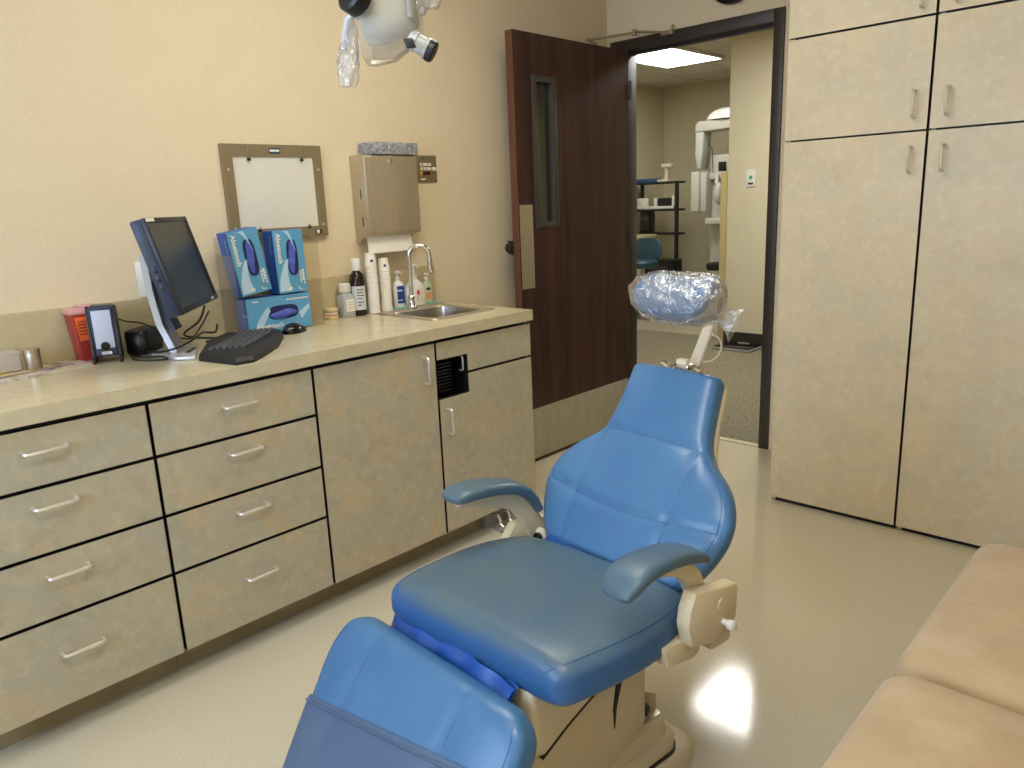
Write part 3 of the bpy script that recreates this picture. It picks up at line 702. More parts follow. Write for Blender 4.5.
# glove boxes in the clear holder
def glove_box(M4, w, h, dpt, vertical, label):
    dpt *= .85
    """M4: local x = across the front, y = up, z = out of the front; origin bottom centre of the front"""
    t = thing('glove_box', label, 'box', M4.translation, 0, 'glove boxes in the clear holder')
    b = MB(M4)
    b.box((-w/2, 0, -dpt), (w/2, h, -.0006), 1, .0015, 1)
    # front card with an oval opening
    if vertical: hx, hy, hw, hh = .010, h*.56, .023, .066
    else: hx, hy, hw, hh = .015, h*.52, .062, .026
    n = 32; e = 2/3.2
    hole = [V((hx+hw*sgnp(math.cos(a), e), hy+hh*sgnp(math.sin(a), e), .0003)) for a in [2*PI*(k+.5)/n for k in range(n)]]
    def edge(p):
        dx, dy = p.x-hx, p.y-hy; s = 1e9
        if dx > 1e-9: s = min(s, (w/2-hx)/dx)
        if dx < -1e-9: s = min(s, (-w/2-hx)/dx)
        if dy > 1e-9: s = min(s, (h-hy)/dy)
        if dy < -1e-9: s = min(s, (0-hy)/dy)
        return V((hx+dx*s, hy+dy*s, .0003))
    b.loft([hole, [edge(p) for p in hole]], 0, False)
    for cx_, cy_ in ((-w/2,0),(w/2,0),(w/2,h),(-w/2,h)):   # square the corners off
        near = sorted([edge(p) for p in hole], key=lambda p: (p-V((cx_,cy_,.0003))).length)
        sx = [p for p in near if abs(p.x-cx_) < 1e-6][:1]; sy = [p for p in near if abs(p.y-cy_) < 1e-6][:1]
        if sx and sy and (sx[0]-sy[0]).length > 1e-5: b.loft([[V((cx_,cy_,.0003)), sx[0]], [V((cx_,cy_,.0003)), sy[0]]][:1] + [[sy[0], sx[0]]], 0, False, False)
    # print: pale swooshes, lettering
    def band(pts0, pts1): b.loft([[V((x,y,.0006)) for x, y in pts0], [V((x,y,.0006)) for x, y in pts1]], 2, False, False)
    if vertical:
        band([(-w*.22+.0*k, h*.98-.0*k) if k == 0 else (-w*.22+w*.42*(k/8)**.7, h*.985-h*.32*(k/8)**1.6) for k in range(9)], [(w*.02+w*.20*(k/8)**.8, h*.985-h*.32*(k/8)) for k in range(9)])
        band([(-w*.46, h*.03+h*.45*k/8) if False else (-w*.46+w*.30*(k/8)**2, h*.03+h*.50*k/8) for k in range(9)], [(-w*.05-w*.08*math.sin(PI*k/8), h*.03+h*.52*k/8) for k in range(9)])
        band([(w*.10+w*.1*k/6, h*.03+h*.16*(1-k/6)) for k in range(7)], [(w*.22+w*.16*k/6, h*.03+h*.03*(1-k/6)) for k in range(7)])
        b.text('Aloetouch', .026, (-w*.40, h*.955, .0006), (0,-1,0), (1,0,0), 3, .0006, .0006)
        for x_, y0_, y1_ in ((.38,.12,.36),(.34,.18,.36),(.27,.14,.34)):      # small print too fine to read
            for k in range(5): b.box((w*x_, h*(y0_+(y1_-y0_)*k/5), .0005), (w*x_+.005, h*(y0_+(y1_-y0_)*(k+.75)/5), .0008), 3)
        b.box((-w*.18, h*.05, .0005), (-w*.04, h*.09, .0008), 3)
    else:
        band([(-w*.40+w*.22*k/8, h*.10+h*.62*(k/8)**.7) for k in range(9)], [(-w*.30+w*.16*k/8, h*.10+h*.50*(k/8)) for k in range(9)])
        band([(w*.30+w*.18*k/8, h*.45+h*.22*(k/8)) for k in range(9)], [(w*.34+w*.14*k/8, h*.25+h*.3*k/8) for k in range(9)])
        b.text('Aloetouch', .026, (-w*.38, h*.10, .0006), (1,0,0), (0,1,0), 3, .0006, .0006)
        for k in range(8): b.box((w*(.12+.045*k), h*.84, .0005), (w*(.12+.045*k+.034), h*.88, .0008), 3)
        for k in range(3): b.box((-w*(.40-.03*k), h*.88, .0005), (-w*(.40-.03*k)+w*.024, h*.92, .0008), 3)
    b.text('Aloetouch', .016, (-w/2-.0004, h*.92 if vertical else h*.5, -dpt*.35), (0,-1,0) if vertical else (0,0,1), (0,0,1) if vertical else (0,1,0), 2, .0005)
    b.build('carton', ['glovebox', 'gloveboxside', 'swoosh', 'paper'], t)
    b = MB(M4)
    b.loft([[p+V((0,0,-.0005)) for p in hole], [V((hx+(p.x-hx)*.98, hy+(p.y-hy)*.98, .00005)) for p in hole]], 1, False)
    b.prism([V((p.x, p.y, -.00055)) for p in hole], (0,0,.0004), 1)
    b.build('opening', ['hole', 'hole'], t)
    rings = []
    for k in range(9):
        s = -1+2*k/8; rr = math.sqrt(max(.02, 1-s*s)); off = .15*math.sin(3*s)
        if vertical: rings.append(superring((hx+hw*(off-.15), hy+s*hh*.9, .0015), V((1,0,0)), V((0,0,1)), hw*.62*rr, .007*rr, 2, 12))
        else: rings.append(superring((hx+s*hw*.9, hy+hh*(off-.3), .0015), V((0,1,0)), V((0,0,1)), hh*.6*rr, .007*rr, 2, 12))
    MB(M4).loft(rings, 0).build('glove', 'glove', t)
    return t
def bm4(o, roll=0., yawd=0.):
    m = Matrix((V((0,1,0)), V((0,0,1)), V((1,0,0)))).transposed().to_4x4()
    m = Matrix.Rotation(math.radians(yawd), 4, 'Z') @ m @ Matrix.Rotation(math.radians(roll), 4, 'Z')
    m.translation = V(o); return m
glove_box(bm4((.135,.690,.9045)), .262, .128, .095, False, 'blue glove box lying flat at the bottom of the clear holder')
glove_box(bm4((.137,.609,1.052), 8.5), .118, .228, .088, True, 'blue glove box leaning at a tilt beside the monitor')
glove_box(bm4((.137,.757,1.0385), .8), .122, .230, .088, True, 'blue glove box standing straight beside the tilted one')
t = thing('glove_box_holder', 'clear acrylic holder around the three blue glove boxes', 'holder', (.08, .71, .9))
b = MB().box((.0205,.524,.9003), (.024,.872,1.255), 0).box((.024,.524,.9003), (.150,.870,.9035), 0)
b.build('back_panel', 'acrylic', t)
MB().prism([(.024,.524,.9036),(.150,.524,.9036),(.150,.524,1.185),(.024,.524,1.195)], (0,.0035,0)).build('side_panel', 'acrylic', t)
MB().prism([(.024,.868,.9036),(.150,.868,.9036),(.150,.868,1.222),(.024,.868,1.25)], (0,.0035,0)).build('side_panel', 'acrylic', t)
MB().box((.1465,.5276,.9036),(.150,.545,1.03)).build('front_lip', 'acrylic', t)
MB().box((.1465,.850,.9036),(.150,.868,1.03)).build('front_lip', 'acrylic', t)

# ------------------------------------------------------------------ bottles and cups by the sink
t = thing('square_jar', 'short frosted jar with a white cap beside the brown bottle', 'jar', (.055, 1.060, .9))
MB().loft([fr(.055,1.062,.026,.026,.9005,.006), fr(.055,1.062,.028,.028,.905,.006), fr(.055,1.062,.028,.028,.985,.006), fr(.055,1.062,.017,.017,1.0,.006), fr(.055,1.062,.016,.016,1.006,.006)], 0).build('body', 'clearbottle', t)
MB().lathe([(.024,1.003),(.025,1.005),(.025,1.035),(.022,1.038),(.0,1.038)], (.055,1.062,0)).build('cap', 'white', t)
b = MB().box((.083,1.045,.925), (.0836,1.086,.975)); 
for k in range(4): b.box((.0836,1.05,.934+k*.009), (.0839,1.08,.936+k*.009), 1)
b.build('label_sticker', ['paper', 'grey'], t)
t.location.y -= .026
t = thing('brown_bottle', 'dark brown bottle with a white cap and pale label', 'bottle', (.062, 1.125, .9))
MB().lathe([(.030,.9005),(.032,.904),(.032,1.045),(.028,1.068),(.015,1.082),(.014,1.09)], (.062,1.125,0)).build('body', 'amber', t)
MB().lathe([(.018,1.086),(.019,1.09),(.018,1.132),(.016,1.135),(.0,1.135)], (.062,1.125,0)).build('cap', 'white', t)
a0 = -1.5
pa = [V((.062+.0325*math.cos(a0+k*.16), 1.125+.0325*math.sin(a0+k*.16), .925)) for k in range(14)]
b = MB().loft([pa, [p+V((0,0,.098)) for p in pa]], 0, False, False)
for k, (zz, ln) in enumerate(((.082,.9),(.070,.7),(.058,.9),(.045,.6),(.03,.8),(.018,.5))):
    pb = [V((.062+.0329*math.cos(a), 1.125+.0329*math.sin(a), .925+zz)) for a in [-.75+ln*j/5 for j in range(6)]]
    b.loft([pb, [p+V((0,0,.004)) for p in pb]], 1, False, False)
b.build('label_sticker', ['label', 'darkgrey'], t)
t.location.y -= .029
def cup_mesh(printed=False):
    b = MB()
    b.ring_lathe([(.0255,0),(.0268,.002),(.0255,.0042),(.0205,.055),(.0190,.0565),(.0,.0565),(.0,.0560),(.0187,.0560),(.0202,.0545),(.0252,.0)], 20)
    if printed: b.lathe([(.006,0),(.006,.0008),(.0035,.0009)], (.0236,0,.026), (1,0,.1), 1, 14)
    return b
def cup_stack(x, y, z0, n, step, scale_top, lab, labtop, grp):
    base = None
    for k in range(n):
        if base is None or k == n-1:
            o = cup_mesh(k == n-1).build('paper_cup', ['paper', 'blue_label']); base = base or o
        else:
            o = base.copy(); COL.objects.link(o)
        o.location = (x + .0001*math.sin(k*1.7), y+.0001*math.cos(k*2.3), z0+k*step)
        o.rotation_euler = (0, 0, -.4)
        tag(o, labtop if k == n-1 else lab, 'cup', grp)
    return base
def stacked(x, y, lab, labtop, grp, n1, n2, step):
    cup_stack(x, y, .9008, n1+n2, step, 1, lab, labtop, grp)
stacked(.072, 1.164, 'white paper cup nested in the taller stack beside the brown bottle', 'white paper cup on top of the taller stack', 'paper cups in the taller stack', 10, 9, .0108)
stacked(.058, 1.240, 'white paper cup nested in the shorter stack beside the lotion bottle', 'white paper cup on top of the shorter stack', 'paper cups in the shorter stack', 8, 8, .0112)
t = thing('lotion_bottle', 'white lotion pump bottle with a dark blue label', 'bottle', (.045, 1.34, .9))
MB().loft([superring((.045,1.338,z), V((.35,.94,0)), V((-.94,.35,0)), a, c, 2.6, 24) for z, a, c in ((.9055,.026,.018),(.909,.028,.020),(.995,.0275,.0195),(1.013,.020,.016),(1.020,.011,.011),(1.026,.011,.011))], 0).build('body', 'white', t)
MB().lathe([(.012,1.022),(.012,1.036),(.005,1.038),(.005,1.052),(.010,1.053),(.010,1.062),(.0,1.063)], (.045,1.338,0), (0,0,1), 0, 16).tube([(.045,1.338,1.058),(.075,1.335,1.054)], .0045, 0, 8).build('pump', 'white', t)
lr = [V((.045,1.338,0))+p for p in [V((.35,.94,0))*a + V((.94,-.35,0))*c for a, c in ((-.012,.0205),(0,.0212),(.012,.0205),(.022,.0165))]]
b = MB().loft([[p+V((0,0,.922)) for p in lr], [p+V((0,0,.998)) for p in lr]], 0, False, False)
b.loft([[p+V((.001,-.0004,.975)) for p in lr[:3]], [p+V((.001,-.0004,.982)) for p in lr[:3]]], 1, False, False).loft([[p+V((.001,-.0004,.935)) for p in lr[:3]], [p+V((.001,-.0004,.939)) for p in lr[:3]]], 1, False, False)
b.build('label_sticker', ['blue_label', 'swoosh'], t)
t.location.y -= .018
t = thing('soap_bottle', 'round-shouldered white soap pump bottle with coral and green print', 'bottle', (.05, 1.41, .9))
MB().loft([superring((.062,1.410,z), V((.3,.954,0)), V((-.954,.3,0)), a, c, 2.3, 28) for z, a, c in ((.9055,.044,.028),(.910,.047,.030),(.96,.047,.030),(.992,.042,.028),(1.012,.022,.018),(1.020,.013,.013),(1.028,.013,.013))], 0).build('body', 'white', t)
MB().lathe([(.014,1.024),(.014,1.040),(.005,1.043),(.005,1.075),(.010,1.076),(.010,1.086),(.0,1.087)], (.062,1.410,0), (0,0,1), 0, 16).tube([(.062,1.410,1.081),(.097,1.403,1.079),(.102,1.402,1.07)], .0042, 0, 8).build('pump', 'white', t)
fn = V((.954,-.3,0)); fs = V((.3,.954,0)); fo = V((.062,1.410,0))+fn*.0303
b = MB().loft([[fo+fs*s_*.022+fn*(-.004*abs(s_))+V((0,0,.925+.004*math.sin(3*s_))) for s_ in (-1,-.5,0,.5,1)], [fo+fs*s_*.022+fn*(-.004*abs(s_))+V((0,0,.943+.004*math.sin(3*s_+1))) for s_ in (-1,-.5,0,.5,1)]], 0, False, False)
b.ball(fo+fs*.006+V((0,0,.962))-fn*.003, (.0045,.010,.014), 1, 12, 8)
b.build('label_sticker', ['green_label', 'redspot'], t)
t.location.y -= .012
t = thing('green_bottle', 'small pale green pump bottle at the far end of the teal tray', 'bottle', (.055, 1.475, .9))
MB().loft([superring((.055,1.474,z), V((.3,.954,0)), V((-.954,.3,0)), a, c, 2.6, 24) for z, a, c in ((.9055,.022,.016),(.909,.024,.018),(.985,.023,.017),(.998,.014,.012),(1.004,.010,.010),(1.012,.010,.010))], 0).build('body', 'greenbottle', t)
MB().lathe([(.011,1.008),(.011,1.022),(.004,1.024),(.004,1.032),(.008,1.033),(.008,1.040),(.0,1.041)], (.055,1.474,0), (0,0,1), 0, 14).tube([(.055,1.474,1.036),(.078,1.47,1.033)], .0035, 0, 8).build('pump', 'white', t)
g0 = V((.055,1.474,0))+fn*.0186
b = MB().loft([[g0+fs*-.012+V((0,0,.925)), g0+fs*.012+V((0,0,.925))], [g0+fs*-.012+V((0,0,.955)), g0+fs*.012+V((0,0,.955))]], 0, False, False).loft([[g0+fs*-.010+V((0,0,.964)), g0+fs*.010+V((0,0,.964))], [g0+fs*-.010+V((0,0,.976)), g0+fs*.010+V((0,0,.976))]], 1, False, False)
b.build('label_sticker', [plain('soft_orange', (214,150,110), .5), 'darkgrey'], t)
t = thing('bottle_tray', 'thin teal tray under the pump bottles behind the sink', 'tray', (.055, 1.40, .9))
b = MB().box((.022,1.278,.9003), (.084,1.53,.9035), 0, .001, 1)
MB.box(b, (.081,1.278,.9033), (.0845,1.53,.909), 0, .001, 1); b.box((.0205,1.278,.9033), (.024,1.53,.909), 0, .001, 1)
b.build('tray', 'teal', t)
# dental cast
t = thing('dental_model', 'small plaster jaw model with pink gums on the worktop', 'dental model', (.03, 1.005, .9))
def horseshoe(r0, r1, z0, z1, m, b, cx_=.045, cy_=1.0):
    pts = [V((cx_+r1*math.cos(a)*1.15-.01, cy_+r1*math.sin(a), z0)) for a in [-PI/2+PI*k/14 for k in range(15)]] + [V((cx_-.02+.0, cy_+r1, z0)), V((cx_-.02, cy_-r1, z0))]
    return b.prism(pts, (0,0,z1-z0), m, .0015, 1)
b = horseshoe(.01,.030,.9004,.914,0,MB()); b = horseshoe(.01,.030,.932,.944,0,b); b.build('plaster_base', 'stone_yellow', t)
b = horseshoe(.01,.027,.914,.920,0,MB()); b = horseshoe(.01,.027,.926,.932,0,b); b.build('gums', 'gum', t)
b = MB()
for k in range(11):
    a = -PI/2*.95+PI*.95*k/10
    for z in (.9215, .9255): b.box((-.003,-.003,-.0032), (.003,.003,.0032), 0, .001, 1, Matrix.Translation((.035+.025*1.15*math.cos(a), 1.0+.025*math.sin(a), z)) @ Matrix.Rotation(a, 4, 'Z'))
b.build('teeth', 'white', t)

t.location.y -= .028
# ------------------------------------------------------------------ dental chair
CH = thing('dental_chair', 'blue vinyl dental chair with armrests and a bagged headrest', 'dental chair', (1.648, .4, 0), math.radians(-7))
EX, EY, EZ = V((1,0,0)), V((0,1,0)), V((0,0,1))
class Pad:
    """cushion: superellipse sections along ey, ends rounded over r0 / r1"""
    def __init__(s, origin, ey, en, s0, s1, width, thick, bow=None, cx=None, p=3., r0=.05, r1=.05, side=None, plump=0., endp=2.4, inset=.6):
        s.o, s.ey, s.en, s.s0, s.s1, s.w, s.t = V(origin), ey, en, s0, s1, width, thick
        s.bow = bow or (lambda q: 0.); s.cx = cx or (lambda q: 0.); s.p = p; s.r0 = r0; s.r1 = r1
        s.side = side or (lambda a, q: 0.); s.plump = plump; s.endp = endp; s.inset = inset
    def k(s, a):
        k = 1.
        if a-s.s0 < s.r0: k = max(0., 1-(1-(a-s.s0)/s.r0)**s.endp)**(1/s.endp)
        if s.s1-a < s.r1: k = min(k, max(0., 1-(1-(s.s1-a)/s.r1)**s.endp)**(1/s.endp))
        return max(k, .02)
    def half(s, a): return s.w(a)-(1-s.k(a))*min(s.r0, s.r1)*s.inset
    def _p(s, a, x, z):
        k = s.k(a); h = s.half(a); q = x/max(h, 1e-4)
        up = s.plump*k*(1-min(1, q*q)) if z > 0 else 0
        return s.o + s.ey*a + EX*(s.cx(a)+x) + s.en*(s.bow(a) + z + s.side(a, q) + up)
    def top(s, a, q, lift=0.):
        """point on the upper face, q = -1 .. 1 across"""
        z = s.t(a)*s.k(a)*max(0., 1-abs(q)**s.p)**(1/s.p)
        return s._p(a, q*s.half(a), max(z, 1e-5)) + s.en*lift
    def rings(s, ns=40, n=48):
        out = []
        for i in range(ns+1):
            a = s.s0+(s.s1-s.s0)*(.5-.5*math.cos(PI*i/ns)); h = s.half(a); t = s.t(a)*s.k(a); e = 2/s.p
            out.append([s._p(a, h*sgnp(math.cos(w_), e), t*sgnp(math.sin(w_), e)) for w_ in [2*PI*(j+.5)/n for j in range(n)]])
        return out
def seam(parent, pts, r=.0009, mat=None):
    return MB(mat).tube(pts, r, 0, 6).build('seam', 'seam', parent, True)
SM = Matrix.Translation((.026,-.014,.002)) @ Matrix.Rotation(math.radians(6), 4, 'Z') @ Matrix.Translation((-.02,.03,0))
GM = Matrix.Translation((-.01,-.30,-.016)) @ Matrix.Rotation(math.radians(4.5), 4, 'Z') @ Matrix.Translation((.01,.30,0))
# seat
seat_w = lambda q: smooth_tab([(-.27,.240),(-.235,.264),(-.18,.280),(-.1,.290),(0,.292),(.08,.278),(.16,.250),(.2,.235)], q)
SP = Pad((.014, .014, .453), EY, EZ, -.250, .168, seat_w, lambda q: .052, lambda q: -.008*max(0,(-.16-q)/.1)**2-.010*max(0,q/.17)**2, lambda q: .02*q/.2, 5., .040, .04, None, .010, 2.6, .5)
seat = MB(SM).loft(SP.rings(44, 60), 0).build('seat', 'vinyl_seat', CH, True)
for sg in (-1, 1):
    seam(seat, [SP.top(-.252, .86*sg, .0004), SP.top(-.243, .89*sg, .0004), SP.top(-.235, .90*sg, .0004)] + [SP.top(-.215+.36*k/16, sg*(.915+.03*k/16), .0004) for k in range(17)], .0011, SM)
# creased vinyl flap between seat and leg rest
rg = []
for k in range(15):
    a = k/14; y = -.222-.032*math.sin(PI*a); z = .432-.135*a
    rg.append([V((u_, y+.10*max(0,u_)*.25+.010*math.sin(22*u_+a*5)*math.sin(PI*a)+.004*math.sin(61*u_-a*4), z+.004*math.sin(31*u_+a*3))) for u_ in [-.245+.425*jj/44 for jj in range(45)]])
b = MB().loft(rg, 0, False, False)
b.loft([[q+V((0,.012,0)) for q in r_] for r_ in rg[::-1]], 0, False, False)
b.build('hinge_flap', 'vinyl_deep', CH, True)
# backrest
ba = math.radians(56); BY = V((0, math.cos(ba), math.sin(ba))); BN = V((0, -math.sin(ba), math.cos(ba)))
bo = V((0, .18, .441)) - BN*.038
back_w = lambda q: smooth_tab([(-.03,.15),(0,.172),(.04,.208),(.08,.240),(.13,.268),(.18,.284),(.212,.286),(.243,.281),(.283,.261),(.32,.229),(.35,.190),(.373,.169),(.40,.156),(.44,.147),(.50,.140),(.56,.135),(.6,.134)], q)
def back_side(a, q):
    x = abs(q)*back_w(a); d = -.006*q*q*max(0, 1-abs(a-.15)/.25)
    cross = .205-.028*math.cos(q*1.6)
    d -= .0045*math.exp(-((a-cross)/.013)**2)*(1 if abs(q) < .95 else 0)
    d -= .0035*math.exp(-((a-.374)/.011)**2)
    if a < .372: d -= .0045*math.exp(-((x-.146)/.013)**2)*min(1, (.372-a)/.02)
    return d
BP = Pad(bo, BY, BN, .036, .568, back_w, lambda q: .038, lambda q: .018*math.sin(PI*min(1,max(0,q/.36))), lambda q: -.024*max(0,(q-.30)/.27), 3.6, .03, .02, back_side, .008, 2.6, .45)
backr = MB().loft(BP.rings(120, 140), 0).build('backrest', 'vinyl_blue', CH, True)
seam(backr, [BP.top(.205-.028*math.cos((-.93+1.86*k/24)*1.6), -.93+1.86*k/24) for k in range(25)])
seam(backr, [BP.top(.374, -.95+1.9*k/16) for k in range(17)])
for sg in (-1, 1):
    seam(backr, [BP.top(a, sg*x/BP.half(a)) for x, a in [(.146,.37-.02*k) for k in range(17)]], .001)
    seam(backr, [BP.top(a, sg*.93) for a in [.045+.315*k/18 for k in range(19)]], .001)
LB = Pad((.0,.186,.412), V((0,.40,.917)), V((0,-.917,.40)), -.03, .082, lambda q: .205, lambda q: .03, p=2.6, r0=.04, r1=.04)
MB().loft(LB.rings(), 0).build('lower_bolster', 'vinyl_deep', CH, True)
MB().loft(Pad(bo-BN*.033, BY, BN, .03, .56, lambda q: back_w(q)*(.90+.09*min(1,max(0,(q-.34)/.05))), lambda q: .012, None, lambda q: -.024*max(0,(q-.30)/.27), p=5, r0=.02, r1=.02).rings(), 0).build('back_shell', 'cream', CH, True)
# headrest: bar, clamp, pillow, bag
b = MB()
b.box((-.016,.505,.86), (.016,.525,.93), 0, .003)
rg = [superring(V((.0,y,z)), EX, V((0,.8,-.6)), w_, .007, 4, 16) for y, z, w_ in ((.545,.885,.017),(.575,.925,.0165),(.61,.98,.0155),(.628,1.01,.015))]
b.loft(rg, 0)
bar = b.build('headrest_bar', 'cream_white', CH, True)
b = MB().box((-.055,.50,.893), (.052,.528,.906), 0, .004).lathe([(.010,-.068),(.013,-.06),(.013,-.05),(.008,-.045)], (.0,.515,.905), (1,0,0), 0, 14).lathe([(.011,.04),(.014,.048),(.014,.058),(.008,.062)], (0,.515,.905), (1,0,0), 0, 14)
b.box((-.02,.5,.900), (.025,.54,.918), 0, .004)
b.build('clamp', 'chrome', CH, True)
hN = V((0,-.68,.733)); hY = V((0,.733,.68)); ho = V((-.004,.498,1.083))
hw = lambda q: smooth_tab([(-.07,.082),(-.045,.100),(-.015,.111),(.02,.111),(.05,.103),(.075,.088)], q)
HP = Pad(ho, hY, hN, -.058, .066, hw, lambda q: .032, lambda q: .010*math.cos(q*30), None, 3.2, .05, .05, lambda a, q: .020*abs(q)**2.5, 0, 2.4, .5)
pil = MB().loft(HP.rings(26, 48), 0).build('headrest_pillow', 'vinyl_blue', CH, True)
# clear bag over the pillow, gathered towards the bar
rnd = random.Random(5)
rings = []
for k in range(33):
    t_ = k/32; a = -.068+.144*t_
    h = hw(max(-.065,min(.072,a)))*1.02+.010; rr = math.sqrt(max(.03, 1-abs((t_-.5)*2)**3.2))
    c = ho+hY*a
    rg = superring(c, EX, hN, h*(.66+.34*rr), .046*rr, 2.8, 64)
    o_ = []
    for jj, q in enumerate(rg):
        d_ = (q-c).normalized(); x = (q-c).dot(EX); zz = (q-c).dot(hN)
        q = q + hN*(.016*min(1,abs(x)/.11)**2.5 if zz > 0 else 0)
        q = q + d_*(.0030*math.sin(11*jj*.31+6*t_+2*math.sin(9*t_)) + .0022*math.sin(29*jj*.2+21*t_) + .0016*rnd.uniform(-1,1))
        if x < -.09: q = q + EX*(-.030)*max(0, 1-abs(t_-.55)/.45)*(abs(x)-.09)/.04
        o_.append(q)
    rings.append(o_)
b = MB().loft(rings, 0)
rg2 = []
for k in range(10):
    t_ = k/9; c = ho + V((.070+.050*t_, .040+.03*t_, -.024-.040*t_)); a = .046-.026*math.sin(PI*t_*.9)+.004*t_
    rg2.append([c + (V((.35,.2,.9))*math.cos(q)*a + V((.2,-.9,.2))*math.sin(q)*a*.45)*(1+.22*math.sin(5*q+3*t_)) for q in [2*PI*jj/28 for jj in range(28)]])
b.loft(rg2, 0, False)
b.build('headrest_bag', 'bag', pil, True, 60)
MB().tube([(.014,.612,.985)]+[tuple(q) for q in arc((.016,.600,.945), .034, 1.35, -1.5, 12, V((.5,.85,0)), V((0,.2,1)))]+[(.012,.585,.912)], .0026, 0, 8).build('headrest_strap', 'cream_white', bar, True)
# leg rest
la = math.radians(50); LY = V((0, -math.cos(la), -math.sin(la))); LN = V((0, -math.sin(la), math.cos(la)))
leg_w = lambda q: smooth_tab([(0,.252),(.03,.286),(.07,.302),(.12,.303),(.2,.286),(.3,.262),(.4,.238),(.47,.226)], q)
leg_c = lambda q: -.012-.02*q
LP = Pad(V((-.012, -.285, .455)) - LN*.045, LY, LN, 0., .47, leg_w, lambda q: .045, None, leg_c, 4.6, .050, .04, lambda a, q: -.004*math.exp(-((abs(q)*leg_w(a)-.150)/.013)**2), .010, 2.5, .6)
leg = MB(GM).loft(LP.rings(60, 130), 0).build('leg_rest', 'vinyl_blue', CH, True)
for q0 in (-.150, .150): seam(leg, [LP.top(.006+.02*k, q0/LP.half(.006+.02*k)) for k in range(20)], .001, GM)
for sg in (-1, 1): seam(leg, [LP.top(.03+.02*k, sg*.93) for k in range(19)], .001, GM)
# foot cover: a looser sheet over the lower half, its edge slanting across
rg = []; n = 41
for k in range(26):
    rr_ = []
    for jj in range(n):
        q = -1.03+2.06*jj/(n-1)
        a = (.213-.048*(q+1)) + k*(.27+.048*(q+1))/25
        a = min(a, .425); qq = max(-.9995, min(.9995, q))
        pt = LP.top(a, qq, .0055 if k else .003) + EX*(.006*qq)
        if abs(q) > .99: pt = pt - LN*.05*(abs(q)-.99)/.04
        rr_.append(pt)
    rg.append(rr_)
b = MB(GM).loft(rg, 0, False, False); b.tube([q+LN*.001 for q in rg[1]], .0032, 0, 8)
b.build('foot_cover', 'cover_blue', leg, True)
MB(GM).loft(Pad(LP.o-LN*.047, LY, LN, .03, .45, lambda q: leg_w(q)*.8, lambda q: .014, p=6, r0=.02, r1=.02).rings(), 0).build('leg_shell', 'cream', CH, True)
MB().box((-.06,-.30,.32), (.06,-.16,.38), 0, .01).build('leg_hinge', 'rubber', CH, True)
# armrests
def armrest(sx, pth, fr_path):
    pth = [V((sx, y, z)) for y, z in pth]; N_ = len(pth)-1
    rg = []
    for i_, q in enumerate(pth):
        tg = (pth[min(i_+1,N_)]-pth[max(i_-1,0)]).normalized(); nn = EX.cross(tg).normalized(); f = i_/N_*9
        wv = lerp([(0,.034),(1,.043),(2,.046),(5,.042),(7,.036),(9,.030)], f); tv = lerp([(0,.011),(1,.015),(3,.017),(7,.016),(9,.011)], f)
        rg.append(superring(q-nn*.017, EX, nn, wv, tv, 3.4, 32))
    t0 = (pth[1]-pth[0]).normalized(); t1 = (pth[-1]-pth[-2]).normalized()
    first = superring(rg[0][0]*0+pth[0]-EX.cross(t0).normalized()*.017-t0*.006, EX, EX.cross(t0).normalized(), .022, .005, 2.6, 32)
    last = superring(pth[-1]-EX.cross(t1).normalized()*.017+t1*.006, EX, EX.cross(t1).normalized(), .018, .005, 2.6, 32)
    rg2 = []; P3 = [V((sx, y, z)) for y, z, _ in fr_path]
    for i_, (y, z, h) in enumerate(fr_path):
        tg = (P3[min(i_+1,len(P3)-1)]-P3[max(i_-1,0)]).normalized(); nn = EX.cross(tg).normalized()
        rg2.append(superring(P3[i_], EX, nn, .014 if i_ > 0 else .01, h, 5, 20))
    a = MB().loft(rg2, 0).build('armrest', 'cream', CH, True)
    MB().loft([first]+rg+[last], 0).build('arm_pad', 'vinyl_worn', a, True)
    return a
armrest(-.268, [(-.045,.652),(-.025,.657),(0,.658),(.04,.656),(.08,.651),(.125,.641),(.165,.627),(.20,.605),(.228,.573),(.246,.540)],
        [(-.02,.615,.006),(.02,.614,.014),(.06,.610,.024),(.12,.594,.027),(.165,.570,.028),(.20,.53,.028),(.225,.48,.03),(.25,.43,.03),(.26,.40,.03)])
armrest(.290, [(-.068,.618),(-.052,.634),(-.03,.648),(.0,.656),(.04,.658),(.08,.655),(.12,.648),(.155,.638),(.185,.626),(.205,.614)],
        [(.01,.618,.006),(.04,.619,.012),(.08,.614,.016),(.12,.603,.018),(.150,.585,.022),(.172,.560,.024),(.188,.525,.024),(.195,.48,.024)])
# arm brackets beside the backrest hinge
def bracket(sx, w_, pol=None):
    pol = pol or [(.106,.490),(.112,.525),(.128,.556),(.268,.530),(.274,.520),(.270,.450),(.250,.432),(.195,.420),(.118,.440)]
    x0 = sx-w_/2
    o = MB().prism([(x0, y, z) for y, z in pol], (w_,0,0), 0, .005, 2).build('arm_bracket', 'cream', CH, True)
    e = x0+w_ if sx > 0 else x0; d_ = 1 if sx > 0 else -1
    MB().lathe([(.016,0),(.016,.003),(.004,.004)], (e, .215, .50), (d_,0,0), 0, 20).build('cap', 'cream', o, True)
    MB().lathe([(.007,0),(.007,.012),(.011,.014),(.012,.026),(.006,.03)], (e, .222, .458), (d_,0,0), 0, 16).build('knob', 'white', o, True)
    MB().prism([(sx-d_*.030-.024, y, z) for y, z in ((.060,.450),(.175,.445),(.175,.396),(.150,.390),(.070,.404))], (.048,0,0), 0, .005, 2).build('bracket_foot', 'cream', o, True)
    return o
bracket(.322, .034); bracket(-.285, .030, [(.135,.47),(.165,.505),(.27,.495),(.272,.45),(.25,.43),(.19,.40),(.12,.40),(.115,.43)])
